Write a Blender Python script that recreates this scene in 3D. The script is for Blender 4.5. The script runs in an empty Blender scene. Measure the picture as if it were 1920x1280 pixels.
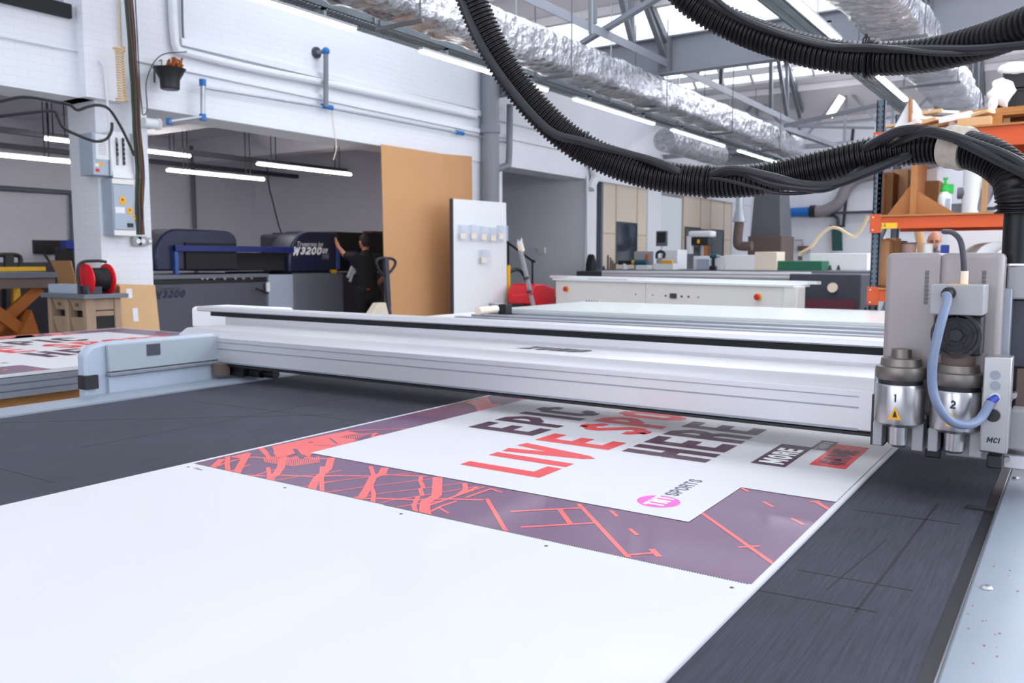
import bpy, bmesh, math, random
from mathutils import Vector, Matrix, noise
random.seed(7)
S = bpy.context.scene
COL = S.collection
# ------------------------------------------------------------------ camera
CAM_Z = 1.40
FPX = 1585.0
PITCH = math.atan(153/FPX)
YAW = math.radians(34.03)
cam = bpy.data.cameras.new('camera')
cam.lens = 36.0*FPX/1920
cam.sensor_width = 36.0
cam.clip_start = 0.05
cam.clip_end = 200
cam.dof.use_dof = True
cam.dof.focus_distance = 1.95
cam.dof.aperture_fstop = 7.1
camo = bpy.data.objects.new('camera', cam)
COL.objects.link(camo)
camo.location = (0, 0, CAM_Z)
camo.rotation_euler = (math.pi/2-PITCH, 0, YAW)
S.camera = camo
# ------------------------------------------------------------------ exposure, world
S.view_settings.view_transform = 'Standard'
S.view_settings.look = 'None'
S.view_settings.gamma = 1
S.view_settings.use_curve_mapping = False
S.view_settings.exposure = 0.0
w = bpy.data.worlds.new('world'); S.world = w
w.use_nodes = True
bg = w.node_tree.nodes['Background']
bg.inputs[0].default_value = (0.80, 0.88, 1.0, 1)
bg.inputs[1].default_value = .6
# ------------------------------------------------------------------ daylight through the roof lights
ROOF_BAYS = [(-9.5, -2.5), (-2.5, 4.5), (4.5, 11.5), (11.5, 18.5), (18.5, 25.5)]
GUT_Z, RIDGE_Z = 4.55, 7.0
RX0, RX1 = -8.2, 7.0
GLAZED = {}                      # (bay, side) -> glazed part of the slope, 0 gutter to 1 ridge
for _b in range(len(ROOF_BAYS)):
    GLAZED[_b, 0] = (.45, .85)
    GLAZED[_b, 1] = (.42, .88)
GLAZED[3, 1] = (.20, .62); GLAZED[3, 0] = (.70, .75)
GLAZED[4, 1] = (.72, .77); GLAZED[4, 0] = (.70, .75)
def slope_pt(y0, y1, side, t):
    """point on the roof slope: t=0 gutter, t=1 ridge; side 0 rises from y0, side 1 falls to y1"""
    ym = (y0+y1)/2
    y = y0+(ym-y0)*t if side == 0 else y1+(ym-y1)*t
    return y, GUT_Z+(RIDGE_Z-GUT_Z)*t
def area_light(name, loc, direction, sx, sy, power, col):
    l = bpy.data.lights.new(name, 'AREA'); l.shape = 'RECTANGLE'
    l.size = sx; l.size_y = sy; l.energy = power; l.color = col
    o = bpy.data.objects.new(name, l); COL.objects.link(o)
    o.location = loc
    o.rotation_euler = Vector(direction).to_track_quat('-Z', 'Y').to_euler()
    return o
DAY = (0.90, 0.925, 1.0)
DAY_POWER = [20, 18, 225, 225, 190]       # watts per roof slope, by bay
for _b, (y0, y1) in enumerate(ROOF_BAYS):
    for side in (0, 1):
        t0, t1 = GLAZED[_b, side]
        ya, za = slope_pt(y0, y1, side, t0); yb, zb = slope_pt(y0, y1, side, t1)
        n = Vector((0, (zb-za), -(yb-ya)))
        if n.z > 0: n = -n
        n.normalize()
        c = Vector((0.6, (ya+yb)/2, (za+zb)/2)) + n*0.08
        area_light('roof_light_daylight', c, n, 12.0, math.hypot(yb-ya, zb-za)-.1, DAY_POWER[_b]*(1.5 if side else .5), DAY)
# added fill for upright surfaces, set at made-up windows right and behind the camera
area_light('added_side_fill', (6.85, 7.0, 3.6), (-1, 0, -.12), 18.0, 3.0, 470, DAY)
area_light('added_rear_fill', (-2.0, -9.3, 3.2), (0, 1, -.05), 11.0, 3.4, 200, DAY)
# ------------------------------------------------------------------ surveying: a pixel's ray met with a real plane
def _ray(x, y):
    u = (x-960)/FPX; v = (640-y)/FPX
    fw = (-math.sin(YAW)*math.cos(PITCH), math.cos(YAW)*math.cos(PITCH), -math.sin(PITCH))
    rt = (math.cos(YAW), math.sin(YAW), 0)
    up = (-math.sin(YAW)*math.sin(PITCH), math.cos(YAW)*math.sin(PITCH), math.cos(PITCH))
    return [fw[i]+u*rt[i]+v*up[i] for i in range(3)]
def onz(x, y, z):
    r = _ray(x, y); t = (z-CAM_Z)/r[2]; return Vector((r[0]*t, r[1]*t, z))
def ony(x, y, Y):
    r = _ray(x, y); t = Y/r[1]; return Vector((r[0]*t, Y, CAM_Z+r[2]*t))
def onx(x, y, X):
    r = _ray(x, y); t = X/r[0]; return Vector((X, r[1]*t, CAM_Z+r[2]*t))
# ------------------------------------------------------------------ mesh helpers
RM = {}
class MB:
    def __init__(s): s.v = []; s.f = []; s.m = []
    def add(s, vs, fs, mi=0):
        b = len(s.v); s.v += [Vector(p) for p in vs]
        for f in fs: s.f.append([b+i for i in f]); s.m.append(mi)
        return s
    def box(s, x0, x1, y0, y1, z0, z1, mi=0):
        vs = [(x, y, z) for z in (z0, z1) for y in (y0, y1) for x in (x0, x1)]
        return s.add(vs, [(0,2,3,1),(4,5,7,6),(0,1,5,4),(2,6,7,3),(0,4,6,2),(1,3,7,5)], mi)
    def obox(s, c, hx, hy, hz, ax=None, mi=0):
        c = Vector(c)
        if ax is None: ax = (Vector((1,0,0)), Vector((0,1,0)), Vector((0,0,1)))
        vs = [c+ax[0]*hx*i+ax[1]*hy*j+ax[2]*hz*k for k in (-1,1) for j in (-1,1) for i in (-1,1)]
        return s.add(vs, [(0,2,3,1),(4,5,7,6),(0,1,5,4),(2,6,7,3),(0,4,6,2),(1,3,7,5)], mi)
    def bar(s, p0, p1, w, h, mi=0, up=(0,0,1)):
        p0 = Vector(p0); p1 = Vector(p1); d = p1-p0; L = d.length; d.normalize()
        u = Vector(up)
        if abs(d.dot(u)) > .98: u = Vector((1,0,0))
        a = d.cross(u).normalized(); b = a.cross(d)
        return s.obox((p0+p1)/2, L/2, w/2, h/2, (d, a, b), mi)
    def ibeam(s, p0, p1, w, h, t, mi=0):
        p0 = Vector(p0); p1 = Vector(p1); z = Vector((0,0,1))
        s.bar(p0+z*(h/2-t/2), p1+z*(h/2-t/2), w, t, mi); s.bar(p0-z*(h/2-t/2), p1-z*(h/2-t/2), w, t, mi)
        return s.bar(p0, p1, t, h-2*t, mi)
    def angle(s, p0, p1, w, t, mi=0):
        p0 = Vector(p0); p1 = Vector(p1); z = Vector((0,0,1))
        s.bar(p0, p1, w, t, mi)
        d = (p1-p0).normalized(); a = d.cross(z).normalized() if abs(d.z) < .98 else Vector((1,0,0))
        b = a.cross(d)
        return s.bar(p0+a*(w/2-t/2)-b*(w/2+t/2), p1+a*(w/2-t/2)-b*(w/2+t/2), t, w, mi)
    def cyl(s, p0, p1, r, r1=None, seg=16, caps=True, mi=0):
        if r1 is None: r1 = r
        p0 = Vector(p0); p1 = Vector(p1); d = (p1-p0).normalized()
        a = d.orthogonal().normalized(); b = d.cross(a)
        vs = []
        for p, q in ((p0, r), (p1, r1)):
            for i in range(seg):
                t = 2*math.pi*i/seg; vs.append(p+(a*math.cos(t)+b*math.sin(t))*q)
        fs = [(i, (i+1) % seg, seg+(i+1) % seg, seg+i) for i in range(seg)]
        if caps: fs += [tuple(range(seg-1, -1, -1)), tuple(range(seg, 2*seg))]
        return s.add(vs, fs, mi)
    def tube(s, pts, r, seg=8, mi=0, caps=True):
        pts = [Vector(p) for p in pts]; n = len(pts)
        rs = r if isinstance(r, (list, tuple)) else [r]*n
        a = None; vs = []
        for i in range(n):
            d = (pts[min(i+1, n-1)]-pts[max(i-1, 0)])
            d = d.normalized() if d.length > 1e-9 else Vector((0,0,1))
            if a is None: a = d.orthogonal().normalized()
            a = (a-d*a.dot(d)); a = a.normalized() if a.length > 1e-6 else d.orthogonal().normalized()
            b = d.cross(a)
            for k in range(seg):
                t = 2*math.pi*k/seg; vs.append(pts[i]+(a*math.cos(t)+b*math.sin(t))*rs[i])
        fs = []
        for i in range(n-1):
            for k in range(seg):
                fs.append((i*seg+k, i*seg+(k+1) % seg, (i+1)*seg+(k+1) % seg, (i+1)*seg+k))
        if caps: fs += [tuple(range(seg-1, -1, -1)), tuple(range((n-1)*seg, n*seg))]
        return s.add(vs, fs, mi)
    def prism(s, poly, axis, a0, a1, mi=0):
        """poly: 2-D outline in the two remaining axes (cyclic order), extruded along axis"""
        def P(q, a):
            return {'x': (a, q[0], q[1]), 'y': (q[0], a, q[1]), 'z': (q[0], q[1], a)}[axis]
        n = len(poly)
        vs = [P(q, a0) for q in poly]+[P(q, a1) for q in poly]
        fs = [(i, (i+1) % n, n+(i+1) % n, n+i) for i in range(n)]+[tuple(range(n-1, -1, -1)), tuple(range(n, 2*n))]
        return s.add(vs, fs, mi)
    def poly(s, pts, mi=0): return s.add(pts, [tuple(range(len(pts)))], mi)
    def slab(s, pts, dv, mi=0):
        n = len(pts); dv = Vector(dv)
        vs = [Vector(p) for p in pts]+[Vector(p)+dv for p in pts]
        fs = [(i, (i+1) % n, n+(i+1) % n, n+i) for i in range(n)]+[tuple(range(n-1, -1, -1)), tuple(range(n, 2*n))]
        return s.add(vs, fs, mi)
    def lathe(s, c, axis, prof, seg=24, mi=0, caps=True):
        c = Vector(c); d = Vector(axis).normalized(); a = d.orthogonal().normalized(); b = d.cross(a)
        vs = []
        for r, h in prof:
            for k in range(seg):
                t = 2*math.pi*k/seg; vs.append(c+d*h+(a*math.cos(t)+b*math.sin(t))*max(r, 1e-4))
        n = len(prof)
        fs = [(i*seg+k, i*seg+(k+1) % seg, (i+1)*seg+(k+1) % seg, (i+1)*seg+k) for i in range(n-1) for k in range(seg)]
        if caps: fs += [tuple(range(seg-1, -1, -1)), tuple(range((n-1)*seg, n*seg))]
        return s.add(vs, fs, mi)
    def ball(s, c, r, seg=16, rings=10, mi=0, ax=None):
        if not isinstance(r, (tuple, list)): r = (r, r, r)
        c = Vector(c); vs = []; fs = []
        if ax is None: ax = (Vector((1,0,0)), Vector((0,1,0)), Vector((0,0,1)))
        for i in range(rings+1):
            p = math.pi*i/rings
            for k in range(seg):
                t = 2*math.pi*k/seg
                q = (max(math.sin(p), 1e-3)*math.cos(t)*r[0], max(math.sin(p), 1e-3)*math.sin(t)*r[1], math.cos(p)*r[2])
                vs.append(c+ax[0]*q[0]+ax[1]*q[1]+ax[2]*q[2])
        for i in range(rings):
            for k in range(seg):
                fs.append((i*seg+k, i*seg+(k+1) % seg, (i+1)*seg+(k+1) % seg, (i+1)*seg+k))
        return s.add(vs, fs, mi)
def _mesh(name, mb, mats, inv, recalc=True, smooth=35):
    if not recalc:                       # flat prints: every face turned up or toward the front
        for i, f in enumerate(mb.f):
            n = Vector((0, 0, 0))
            for k in range(1, len(f)-1): n += (mb.v[f[k]]-mb.v[f[0]]).cross(mb.v[f[k+1]]-mb.v[f[0]])
            if n.z < -abs(n.x)-abs(n.y): mb.f[i] = list(reversed(f))
    me = bpy.data.meshes.new(name)
    me.from_pydata([tuple(inv @ p) for p in mb.v], [], mb.f)
    if not isinstance(mats, (list, tuple)): mats = [mats]
    for m in mats: me.materials.append(m)
    me.polygons.foreach_set('material_index', mb.m)
    if recalc:
        bm = bmesh.new(); bm.from_mesh(me); bmesh.ops.recalc_face_normals(bm, faces=bm.faces); bm.to_mesh(me); bm.free()
    me.polygons.foreach_set('use_smooth', [True]*len(me.polygons))
    me.update()
    me.set_sharp_from_angle(angle=math.radians(smooth))
    return me
def tag(o, label=None, cat=None, group=None, kind=None):
    if label: o['label'] = label
    if cat: o['category'] = cat
    if group: o['group'] = group
    if kind: o['kind'] = kind
    return o
def thing(name, label, cat, loc=(0,0,0), rz=0, group=None):
    o = bpy.data.objects.new(name, None); COL.objects.link(o)
    o.empty_display_size = .1
    o.location = loc; o.rotation_euler = (0, 0, rz)
    RM[o.name] = Matrix.Translation(Vector(loc)) @ Matrix.Rotation(rz, 4, 'Z')
    return tag(o, label, cat, group)
def bevel(o, wd, seg=2):
    b = o.modifiers.new('bevel', 'BEVEL'); b.width = wd; b.segments = seg; b.limit_method = 'ANGLE'; b.angle_limit = math.radians(40)
    b.harden_normals = False
    return o
def part(name, mb, mats, parent, bev=0, label=None, local=False, recalc=True, smooth=35):
    M = RM[parent.name]
    inv = Matrix.Identity(4) if local else M.inverted()
    me = _mesh(name, mb, mats, inv, recalc, smooth)
    o = bpy.data.objects.new(name, me); COL.objects.link(o); o.parent = parent
    RM[o.name] = M
    if bev: bevel(o, bev)
    if label: o['label'] = label
    return o
def solo(name, mb, mats, label=None, cat=None, group=None, kind=None, bev=0, recalc=True, smooth=35):
    lo = [min(p[i] for p in mb.v) for i in range(3)]; hi = [max(p[i] for p in mb.v) for i in range(3)]
    loc = Vector(((lo[0]+hi[0])/2, (lo[1]+hi[1])/2, lo[2]))
    me = _mesh(name, mb, mats, Matrix.Translation(-loc), recalc, smooth)
    o = bpy.data.objects.new(name, me); COL.objects.link(o); o.location = loc
    RM[o.name] = Matrix.Translation(loc)
    if bev: bevel(o, bev)
    return tag(o, label, cat, group, kind)
def copy_tree(src, loc=None, rz=None, label=None, parent=None, dz=None):
    c = src.copy(); COL.objects.link(c)
    if parent: c.parent = parent
    if loc is not None: c.location = loc
    if rz is not None: c.rotation_euler = (0, 0, rz)
    if label: c['label'] = label
    for ch in src.children: copy_tree(ch, parent=c)
    return c
def spline(pts, n=8):
    P = [Vector(p) for p in pts]; out = []
    for i in range(len(P)-1):
        p0 = P[i-1] if i > 0 else P[i]*2-P[i+1]; p1 = P[i]; p2 = P[i+1]; p3 = P[i+2] if i+2 < len(P) else P[i+1]*2-P[i]
        for k in range(n):
            t = k/n
            out.append(0.5*((2*p1)+(p2-p0)*t+(2*p0-5*p1+4*p2-p3)*t*t+(3*p1-p0-3*p2+p3)*t**3))
    out.append(P[-1]); return out
def resample(pts, step):
    out = [pts[0]]; acc = 0
    for i in range(1, len(pts)):
        a = pts[i-1]; b = pts[i]; L = (b-a).length; t = step-acc
        while t <= L: out.append(a.lerp(b, t/L)); t += step
        acc = L-(t-step)
    return out
# ------------------------------------------------------------------ lettering
def glyph(ch, w, t, H=1.0):
    a = t/2; L = a; R = w-a; B = a; T = H-a; M = H/2; c = min(.16*H, w*.32)
    G = {
     'A': [[(L, 0), (L, T-c), (L+c, T), (R-c, T), (R, T-c), (R, 0)], [(L, M-.08), (R, M-.08)]],
     'C': [[(R, M+.18), (R, T-c), (R-c, T), (L+c, T), (L, T-c), (L, B+c), (L+c, B), (R-c, B), (R, B+c), (R, M-.18)]],
     'D': [[(L, B), (L, T), (R-c, T), (R, T-c), (R, B+c), (R-c, B), (L-a, B)]],
     'E': [[(w, T), (L, T), (L, B), (w, B)], [(L, M), (w-.04, M)]],
     'G': [[(R, M+.2), (R, T-c), (R-c, T), (L+c, T), (L, T-c), (L, B+c), (L+c, B), (R, B), (R, M), (w/2, M)]],
     'H': [[(L, 0), (L, H)], [(R, 0), (R, H)], [(L, M), (R, M)]],
     'I': [[(L, 0), (L, H)]],
     'L': [[(L, H), (L, B), (w, B)]],
     'M': [[(L, 0), (L, H)], [(L, H), (w/2, M*.6), (R, H)], [(R, 0), (R, H)]],
     'N': [[(L, 0), (L, H)], [(L, H), (R, 0)], [(R, 0), (R, H)]],
     'O': [[(w/2, T), (L+c, T), (L, T-c), (L, B+c), (L+c, B), (R-c, B), (R, B+c), (R, T-c), (R-c, T), (w/2, T)]],
     'P': [[(L, 0), (L, T), (R-c, T), (R, T-c), (R, M-.05+c), (R-c, M-.05), (L, M-.05)]],
     'R': [[(L, 0), (L, T), (R-c, T), (R, T-c), (R, M+c), (R-c*.6, M), (L, M)], [(R-c*.7, M), (R, M-c), (R, 0)]],
     'S': [[(R, M+.2), (R, T-c), (R-c, T), (L+c, T), (L, T-c), (L, M+c*1.1), (R, M-c*1.1), (R, B+c), (R-c, B), (L+c, B), (L, B+c), (L, M-.2)]],
     'T': [[(0, T), (w, T)], [(w/2, T), (w/2, 0)]],
     'U': [[(L, H), (L, B+c), (L+c, B), (R-c, B), (R, B+c), (R, H)]],
     'V': [[(L, H), (w/2, a*.6), (R, H)]],
     'W': [[(L, H), (w*.27, 0), (w/2, H*.75), (w*.73, 0), (R, H)]],
     'Z': [[(0, T), (R, T), (L, B), (w, B)]],
     '0': [[(w/2, T), (L+c, T), (L, T-c), (L, B+c), (L+c, B), (R-c, B), (R, B+c), (R, T-c), (R-c, T), (w/2, T)]],
     '1': [[(w/2-.1, T-.12), (w/2+.05, T), (w/2+.05, 0)]],
     '2': [[(L, T-c), (L+c, T), (R-c, T), (R, T-c), (R, M+.05), (L, B+.1), (L, B), (w, B)]],
     '3': [[(L, T-c), (L+c, T), (R-c, T), (R, T-c), (R, M+c*.7), (R-c*.7, M), (L+c, M)], [(R-c*.7, M), (R, M-c*.7), (R, B+c), (R-c, B), (L+c, B), (L, B+c)]],
     '4': [[(R-.1, 0), (R-.1, H), (L, M*.6), (w, M*.6)]],
     '-': [[(0, M), (w, M)]],
     '.': [[(L, 0), (L, t)]],
    }
    return G.get(ch, [])
def stroke_quads(pts, t):
    """a polyline drawn t wide: one rectangle per segment and a convex wedge at each bend"""
    P = [Vector(p) for p in pts]; h = t/2; out = []
    D = [(P[i+1]-P[i]).normalized() for i in range(len(P)-1)]
    for i, d in enumerate(D):
        n = Vector((-d.y, d.x))*h; out.append([P[i]+n, P[i]-n, P[i+1]-n, P[i+1]+n])
    joints = [(i, D[i-1], D[i]) for i in range(1, len(P)-1)]
    if len(P) > 3 and (P[0]-P[-1]).length < 1e-6: joints.append((0, D[-1], D[0]))
    for i, d1, d2 in joints:
        cr = d1.x*d2.y-d1.y*d2.x
        if abs(cr) < 1e-3: continue
        s = -1 if cr > 0 else 1
        n1 = Vector((-d1.y, d1.x))*s; n2 = Vector((-d2.y, d2.x))*s; m = (n1+n2).normalized(); k = 1/max(m.dot(n1), .68)
        q = [P[i], P[i]+n1*h, P[i]+m*k*h, P[i]+n2*h]
        out.append(q if s > 0 else q[::-1])
    return out
def write(mb, text, o, u, v, h, wr=.5, t=.17, gap=.12, mi=0, slant=0, widths=None):
    """block lettering on a plane: origin o, reading direction u, up direction v, cap height h"""
    o = Vector(o); u = Vector(u).normalized(); v = Vector(v).normalized(); x = 0
    nn = u.cross(v); nn = -nn if nn.z < -.5 else nn; li = 0      # each stroke lies a hair above the last
    for ch in text:
        if ch == ' ': x += wr*.7; continue
        wd = wr
        if ch == 'I' or ch == '.': wd = t
        elif ch in 'MW': wd = wr*1.35
        if widths and ch in widths: wd = widths[ch]
        for pl in glyph(ch, wd, t):
            for q in stroke_quads(pl, t):
                li = (li+1) % 9
                mb.poly([o+u*((x+p.x+slant*p.y)*h)+v*(p.y*h)+nn*(li*2e-5) for p in q], mi)
        x += wd+gap
    return x*h
def clip_poly(poly, xmin, xmax, ymin, ymax):
    def cl(pl, f, inter):
        out = []
        for i in range(len(pl)):
            a = pl[i-1]; b = pl[i]; fa = f(a); fb = f(b)
            if fa >= 0 and fb >= 0: out.append(b)
            elif fa >= 0: out.append(a.lerp(b, fa/(fa-fb)))
            elif fb >= 0: out += [a.lerp(b, fa/(fa-fb)), b]
        return out
    p = [Vector(q) for q in poly]
    for f in (lambda q: q.x-xmin, lambda q: xmax-q.x, lambda q: q.y-ymin, lambda q: ymax-q.y):
        if len(p) < 3: return []
        p = cl(p, f, None)
    return p if len(p) >= 3 else []
# ------------------------------------------------------------------ materials
def mat(name, col, rough=.6, metal=0, var=.0, vscale=8, bump=0, bscale=60, emis=None, estr=0, coat=0, spec=.5, stretch=None, trans=0, alpha=1):
    m = bpy.data.materials.new(name); m.use_nodes = True
    nt = m.node_tree; b = nt.nodes['Principled BSDF']
    c = tuple(col)+(1,)
    b.inputs['Base Color'].default_value = c
    b.inputs['Roughness'].default_value = rough
    b.inputs['Metallic'].default_value = metal
    b.inputs['Specular IOR Level'].default_value = spec
    if coat: b.inputs['Coat Weight'].default_value = coat; b.inputs['Coat Roughness'].default_value = .08
    if trans: b.inputs['Transmission Weight'].default_value = trans; b.inputs['IOR'].default_value = 1.45
    if alpha < 1: b.inputs['Alpha'].default_value = alpha
    if emis: b.inputs['Emission Color'].default_value = tuple(emis)+(1,); b.inputs['Emission Strength'].default_value = estr
    tc = nt.nodes.new('ShaderNodeTexCoord'); mp = nt.nodes.new('ShaderNodeMapping')
    nt.links.new(tc.outputs['Object'], mp.inputs[0])
    if stretch: mp.inputs['Scale'].default_value = stretch
    nz = nt.nodes.new('ShaderNodeTexNoise'); nz.inputs['Scale'].default_value = vscale; nz.inputs['Detail'].default_value = 5
    nt.links.new(mp.outputs[0], nz.inputs['Vector'])
    v = max(var, .02)
    mx = nt.nodes.new('ShaderNodeMix'); mx.data_type = 'RGBA'
    mx.inputs['A'].default_value = tuple(max(0, x*(1-v)) for x in col)+(1,)
    mx.inputs['B'].default_value = tuple(min(1, x*(1+v)) for x in col)+(1,)
    nt.links.new(nz.outputs['Fac'], mx.inputs['Factor'])
    nt.links.new(mx.outputs['Result'], b.inputs['Base Color'])
    if bump:
        n2 = nt.nodes.new('ShaderNodeTexNoise'); n2.inputs['Scale'].default_value = bscale; n2.inputs['Detail'].default_value = 4
        nt.links.new(mp.outputs[0], n2.inputs['Vector'])
        bp = nt.nodes.new('ShaderNodeBump'); bp.inputs['Strength'].default_value = bump; bp.inputs['Distance'].default_value = .01
        nt.links.new(n2.outputs['Fac'], bp.inputs['Height']); nt.links.new(bp.outputs[0], b.inputs['Normal'])
    return m
def srgb(r, g, b):
    f = lambda c: (c/255/12.92) if c/255 <= .04045 else ((c/255+.055)/1.055)**2.4
    return (f(r), f(g), f(b))
def brick_mat(name, col, mortar=.86, strength=.35):
    m = mat(name, col, .55, var=.05, vscale=1.3)
    nt = m.node_tree; b = nt.nodes['Principled BSDF']
    g = nt.nodes.new('ShaderNodeNewGeometry'); sx = nt.nodes.new('ShaderNodeSeparateXYZ'); nt.links.new(g.outputs['Position'], sx.inputs[0])
    ad = nt.nodes.new('ShaderNodeMath'); ad.operation = 'ADD'; nt.links.new(sx.outputs[0], ad.inputs[0]); nt.links.new(sx.outputs[1], ad.inputs[1])
    cb = nt.nodes.new('ShaderNodeCombineXYZ'); nt.links.new(ad.outputs[0], cb.inputs[0]); nt.links.new(sx.outputs[2], cb.inputs[1])
    br = nt.nodes.new('ShaderNodeTexBrick'); br.inputs['Scale'].default_value = 1
    br.inputs['Brick Width'].default_value = .225; br.inputs['Row Height'].default_value = .075
    br.inputs['Mortar Size'].default_value = .006; br.inputs['Mortar Smooth'].default_value = .6
    nt.links.new(cb.outputs[0], br.inputs['Vector'])
    nz = nt.nodes.new('ShaderNodeTexNoise'); nz.inputs['Scale'].default_value = 45; nt.links.new(cb.outputs[0], nz.inputs['Vector'])
    ml = nt.nodes.new('ShaderNodeMath'); ml.operation = 'MULTIPLY_ADD'
    nt.links.new(br.outputs['Fac'], ml.inputs[0]); ml.inputs[1].default_value = -1.0; nt.links.new(nz.outputs['Fac'], ml.inputs[2])
    bp = nt.nodes.new('ShaderNodeBump'); bp.inputs['Strength'].default_value = strength; bp.inputs['Distance'].default_value = .008
    nt.links.new(ml.outputs[0], bp.inputs['Height']); nt.links.new(bp.outputs[0], b.inputs['Normal'])
    # dirty joints and scuffs
    mx0 = b.inputs['Base Color'].links[0].from_socket
    mx = nt.nodes.new('ShaderNodeMix'); mx.data_type = 'RGBA'; mx.inputs['B'].default_value = tuple(x*mortar for x in col)+(1,)
    nt.links.new(br.outputs['Fac'], mx.inputs['Factor']); nt.links.new(mx0, mx.inputs['A']); nt.links.new(mx.outputs['Result'], b.inputs['Base Color'])
    return m
M = {}
M['wall'] = brick_mat('white_painted_brick', (.80, .82, .87), .95, .2)
M['wall_room'] = brick_mat('grey_white_painted_block', (.78, .76, .84), .95, .2)
M['paint'] = mat('white_gloss_paint', (.80, .82, .86), .4, var=.04)
M['ceil'] = mat('roof_lining', (.62, .59, .61), .8, var=.06, vscale=1.5)
M['concrete'] = mat('concrete_floor', (.44, .43, .43), .55, var=.2, vscale=2, bump=.1)
M['glazing'] = mat('bright_roof_glazing', (.9, .95, 1), .3, emis=(.86, .93, 1), estr=1.6)
M['steel_grey'] = mat('grey_painted_steel', (.13, .14, .16), .5, var=.10, vscale=3)
M['steel_light'] = mat('pale_grey_steel', (.21, .225, .26), .5, var=.08, vscale=3)
M['galv'] = mat('galvanised_steel', (.50, .54, .58), .38, .7, var=.15, vscale=18)
M['alu'] = mat('anodised_aluminium', (.62, .61, .635), .36, .5, var=.03, vscale=4)
M['alu_dark'] = mat('dark_aluminium', (.30, .32, .37), .4, .5, var=.05)
M['alu_bright'] = mat('machined_aluminium', (.50, .49, .50), .28, .9, var=.04)
M['black'] = mat('black_plastic', (.012, .012, .015), .45, var=.1)
M['black_matte'] = mat('black_matte', (.012, .012, .014), .75)
M['rubber'] = mat('black_hose_plastic', (.009, .008, .010), .4, spec=.32, var=.15, vscale=30)
M['white'] = mat('white_plastic', (.84, .86, .88), .4, var=.02)
M['cream_white'] = mat('cream_white_enamel', (.82, .80, .76), .42, var=.03)
M['grey_plastic'] = mat('light_grey_plastic', (.37, .365, .385), .42, var=.03)
M['machine_blue'] = mat('pale_blue_enamel', (.40, .46, .55), .4, var=.04)
M['rail_blue'] = mat('pale_blue_rail_enamel', (.285, .325, .385), .38, .15, var=.08, vscale=6)
M['board'] = mat('white_foam_board', (.655, .652, .668), .45, var=.012, vscale=1.5, coat=.1)
M['board_edge'] = mat('board_edge', (.62, .62, .66), .6)
M['red_print'] = mat('coral_red_ink', srgb(238, 88, 84), .34, coat=.25)
M['red_text'] = mat('red_ink', srgb(222, 62, 66), .5, coat=.06, spec=.35)
M['plum'] = mat('plum_ink', srgb(99, 58, 98), .36, coat=.2, var=.04)
M['plum_dark'] = mat('dark_plum_ink', srgb(76, 38, 60), .5, coat=.06, spec=.35)
M['pink'] = mat('pink_ink', srgb(245, 60, 190), .34, coat=.2)
M['navy_ink'] = mat('navy_ink', srgb(48, 62, 88), .35)
M['black_ink'] = mat('black_ink', (.02, .025, .03), .5)
M['cardboard'] = mat('cardboard', srgb(205, 155, 108), .8, var=.05, vscale=2, stretch=(1, 1, 30))
M['cardboard_box'] = mat('pale_cardboard', srgb(215, 175, 130), .8, var=.06, vscale=6)
M['card_brown'] = mat('brown_cardboard', srgb(150, 108, 70), .82, var=.08, vscale=6)
M['wood'] = mat('rough_timber', srgb(160, 135, 112), .75, var=.25, vscale=5, stretch=(6, 6, .8))
M['pallet'] = mat('pallet_wood', srgb(176, 122, 68), .8, var=.2, vscale=5, stretch=(1, 7, 7))
M['mdf'] = mat('mdf_board', srgb(176, 116, 66), .75, var=.08, vscale=10)
M['orange'] = mat('orange_rack_enamel', srgb(204, 80, 26), .45, var=.12, vscale=8)
M['rack_grey'] = mat('blue_grey_rack_enamel', srgb(84, 98, 112), .5, var=.1)
M['yellow'] = mat('yellow_enamel', srgb(240, 185, 30), .5, var=.06)
M['red'] = mat('red_enamel', srgb(215, 22, 38), .35, var=.06)
M['navy'] = mat('navy_printer_cover', srgb(30, 36, 66), .38, var=.08, coat=.2)
M['navy_light'] = mat('blue_printer_trim', srgb(58, 88, 158), .35)
M['mid_grey'] = mat('grey_sheet_metal', srgb(108, 112, 122), .5, var=.05)
M['dark_grey'] = mat('dark_grey_sheet_metal', srgb(62, 62, 74), .5, var=.05)
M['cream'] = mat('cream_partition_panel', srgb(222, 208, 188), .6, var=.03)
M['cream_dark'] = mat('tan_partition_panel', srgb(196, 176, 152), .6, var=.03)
M['glass_dark'] = mat('dark_window_glass', srgb(52, 66, 78), .08, var=.3, vscale=2.5, spec=.8)
M['clear'] = mat('clear_acrylic', (.75, .82, .95), .1, alpha=.30)
M['paper'] = mat('white_paper', (.82, .82, .85), .7, var=.04)
M['paper_white'] = mat('bright_white_paper', (.92, .92, .92), .6)
M['label_cream'] = mat('cream_label', srgb(245, 228, 208), .6)
M['skin'] = mat('skin', srgb(208, 140, 112), .5, var=.08, vscale=10)
M['hair'] = mat('dark_hair', srgb(38, 28, 24), .7, var=.3, vscale=40, bump=.4, bscale=90)
M['hair_grey'] = mat('grey_hair', srgb(110, 100, 96), .7, var=.3, vscale=40)
M['cloth_black'] = mat('black_cotton', (.012, .012, .016), .85, var=.3, vscale=12, bump=.2, bscale=30)
M['cloth_grey'] = mat('grey_check_cotton', srgb(110, 100, 104), .85, var=.3, vscale=30)
M['tube'] = mat('lit_tube', (1, 1, 1), .4, emis=(1, .98, .93), estr=9)
M['tube_room'] = mat('lit_tube_side_room', (1, 1, 1), .4, emis=(1, .97, .90), estr=23)
M['blue_fit'] = mat('blue_fitting', srgb(28, 110, 190), .4)
M['tan_rope'] = mat('tan_coiled_cable', srgb(222, 190, 140), .6)
M['terracotta'] = mat('dry_orange_plant', srgb(170, 92, 40), .8, var=.4, vscale=30)
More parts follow.
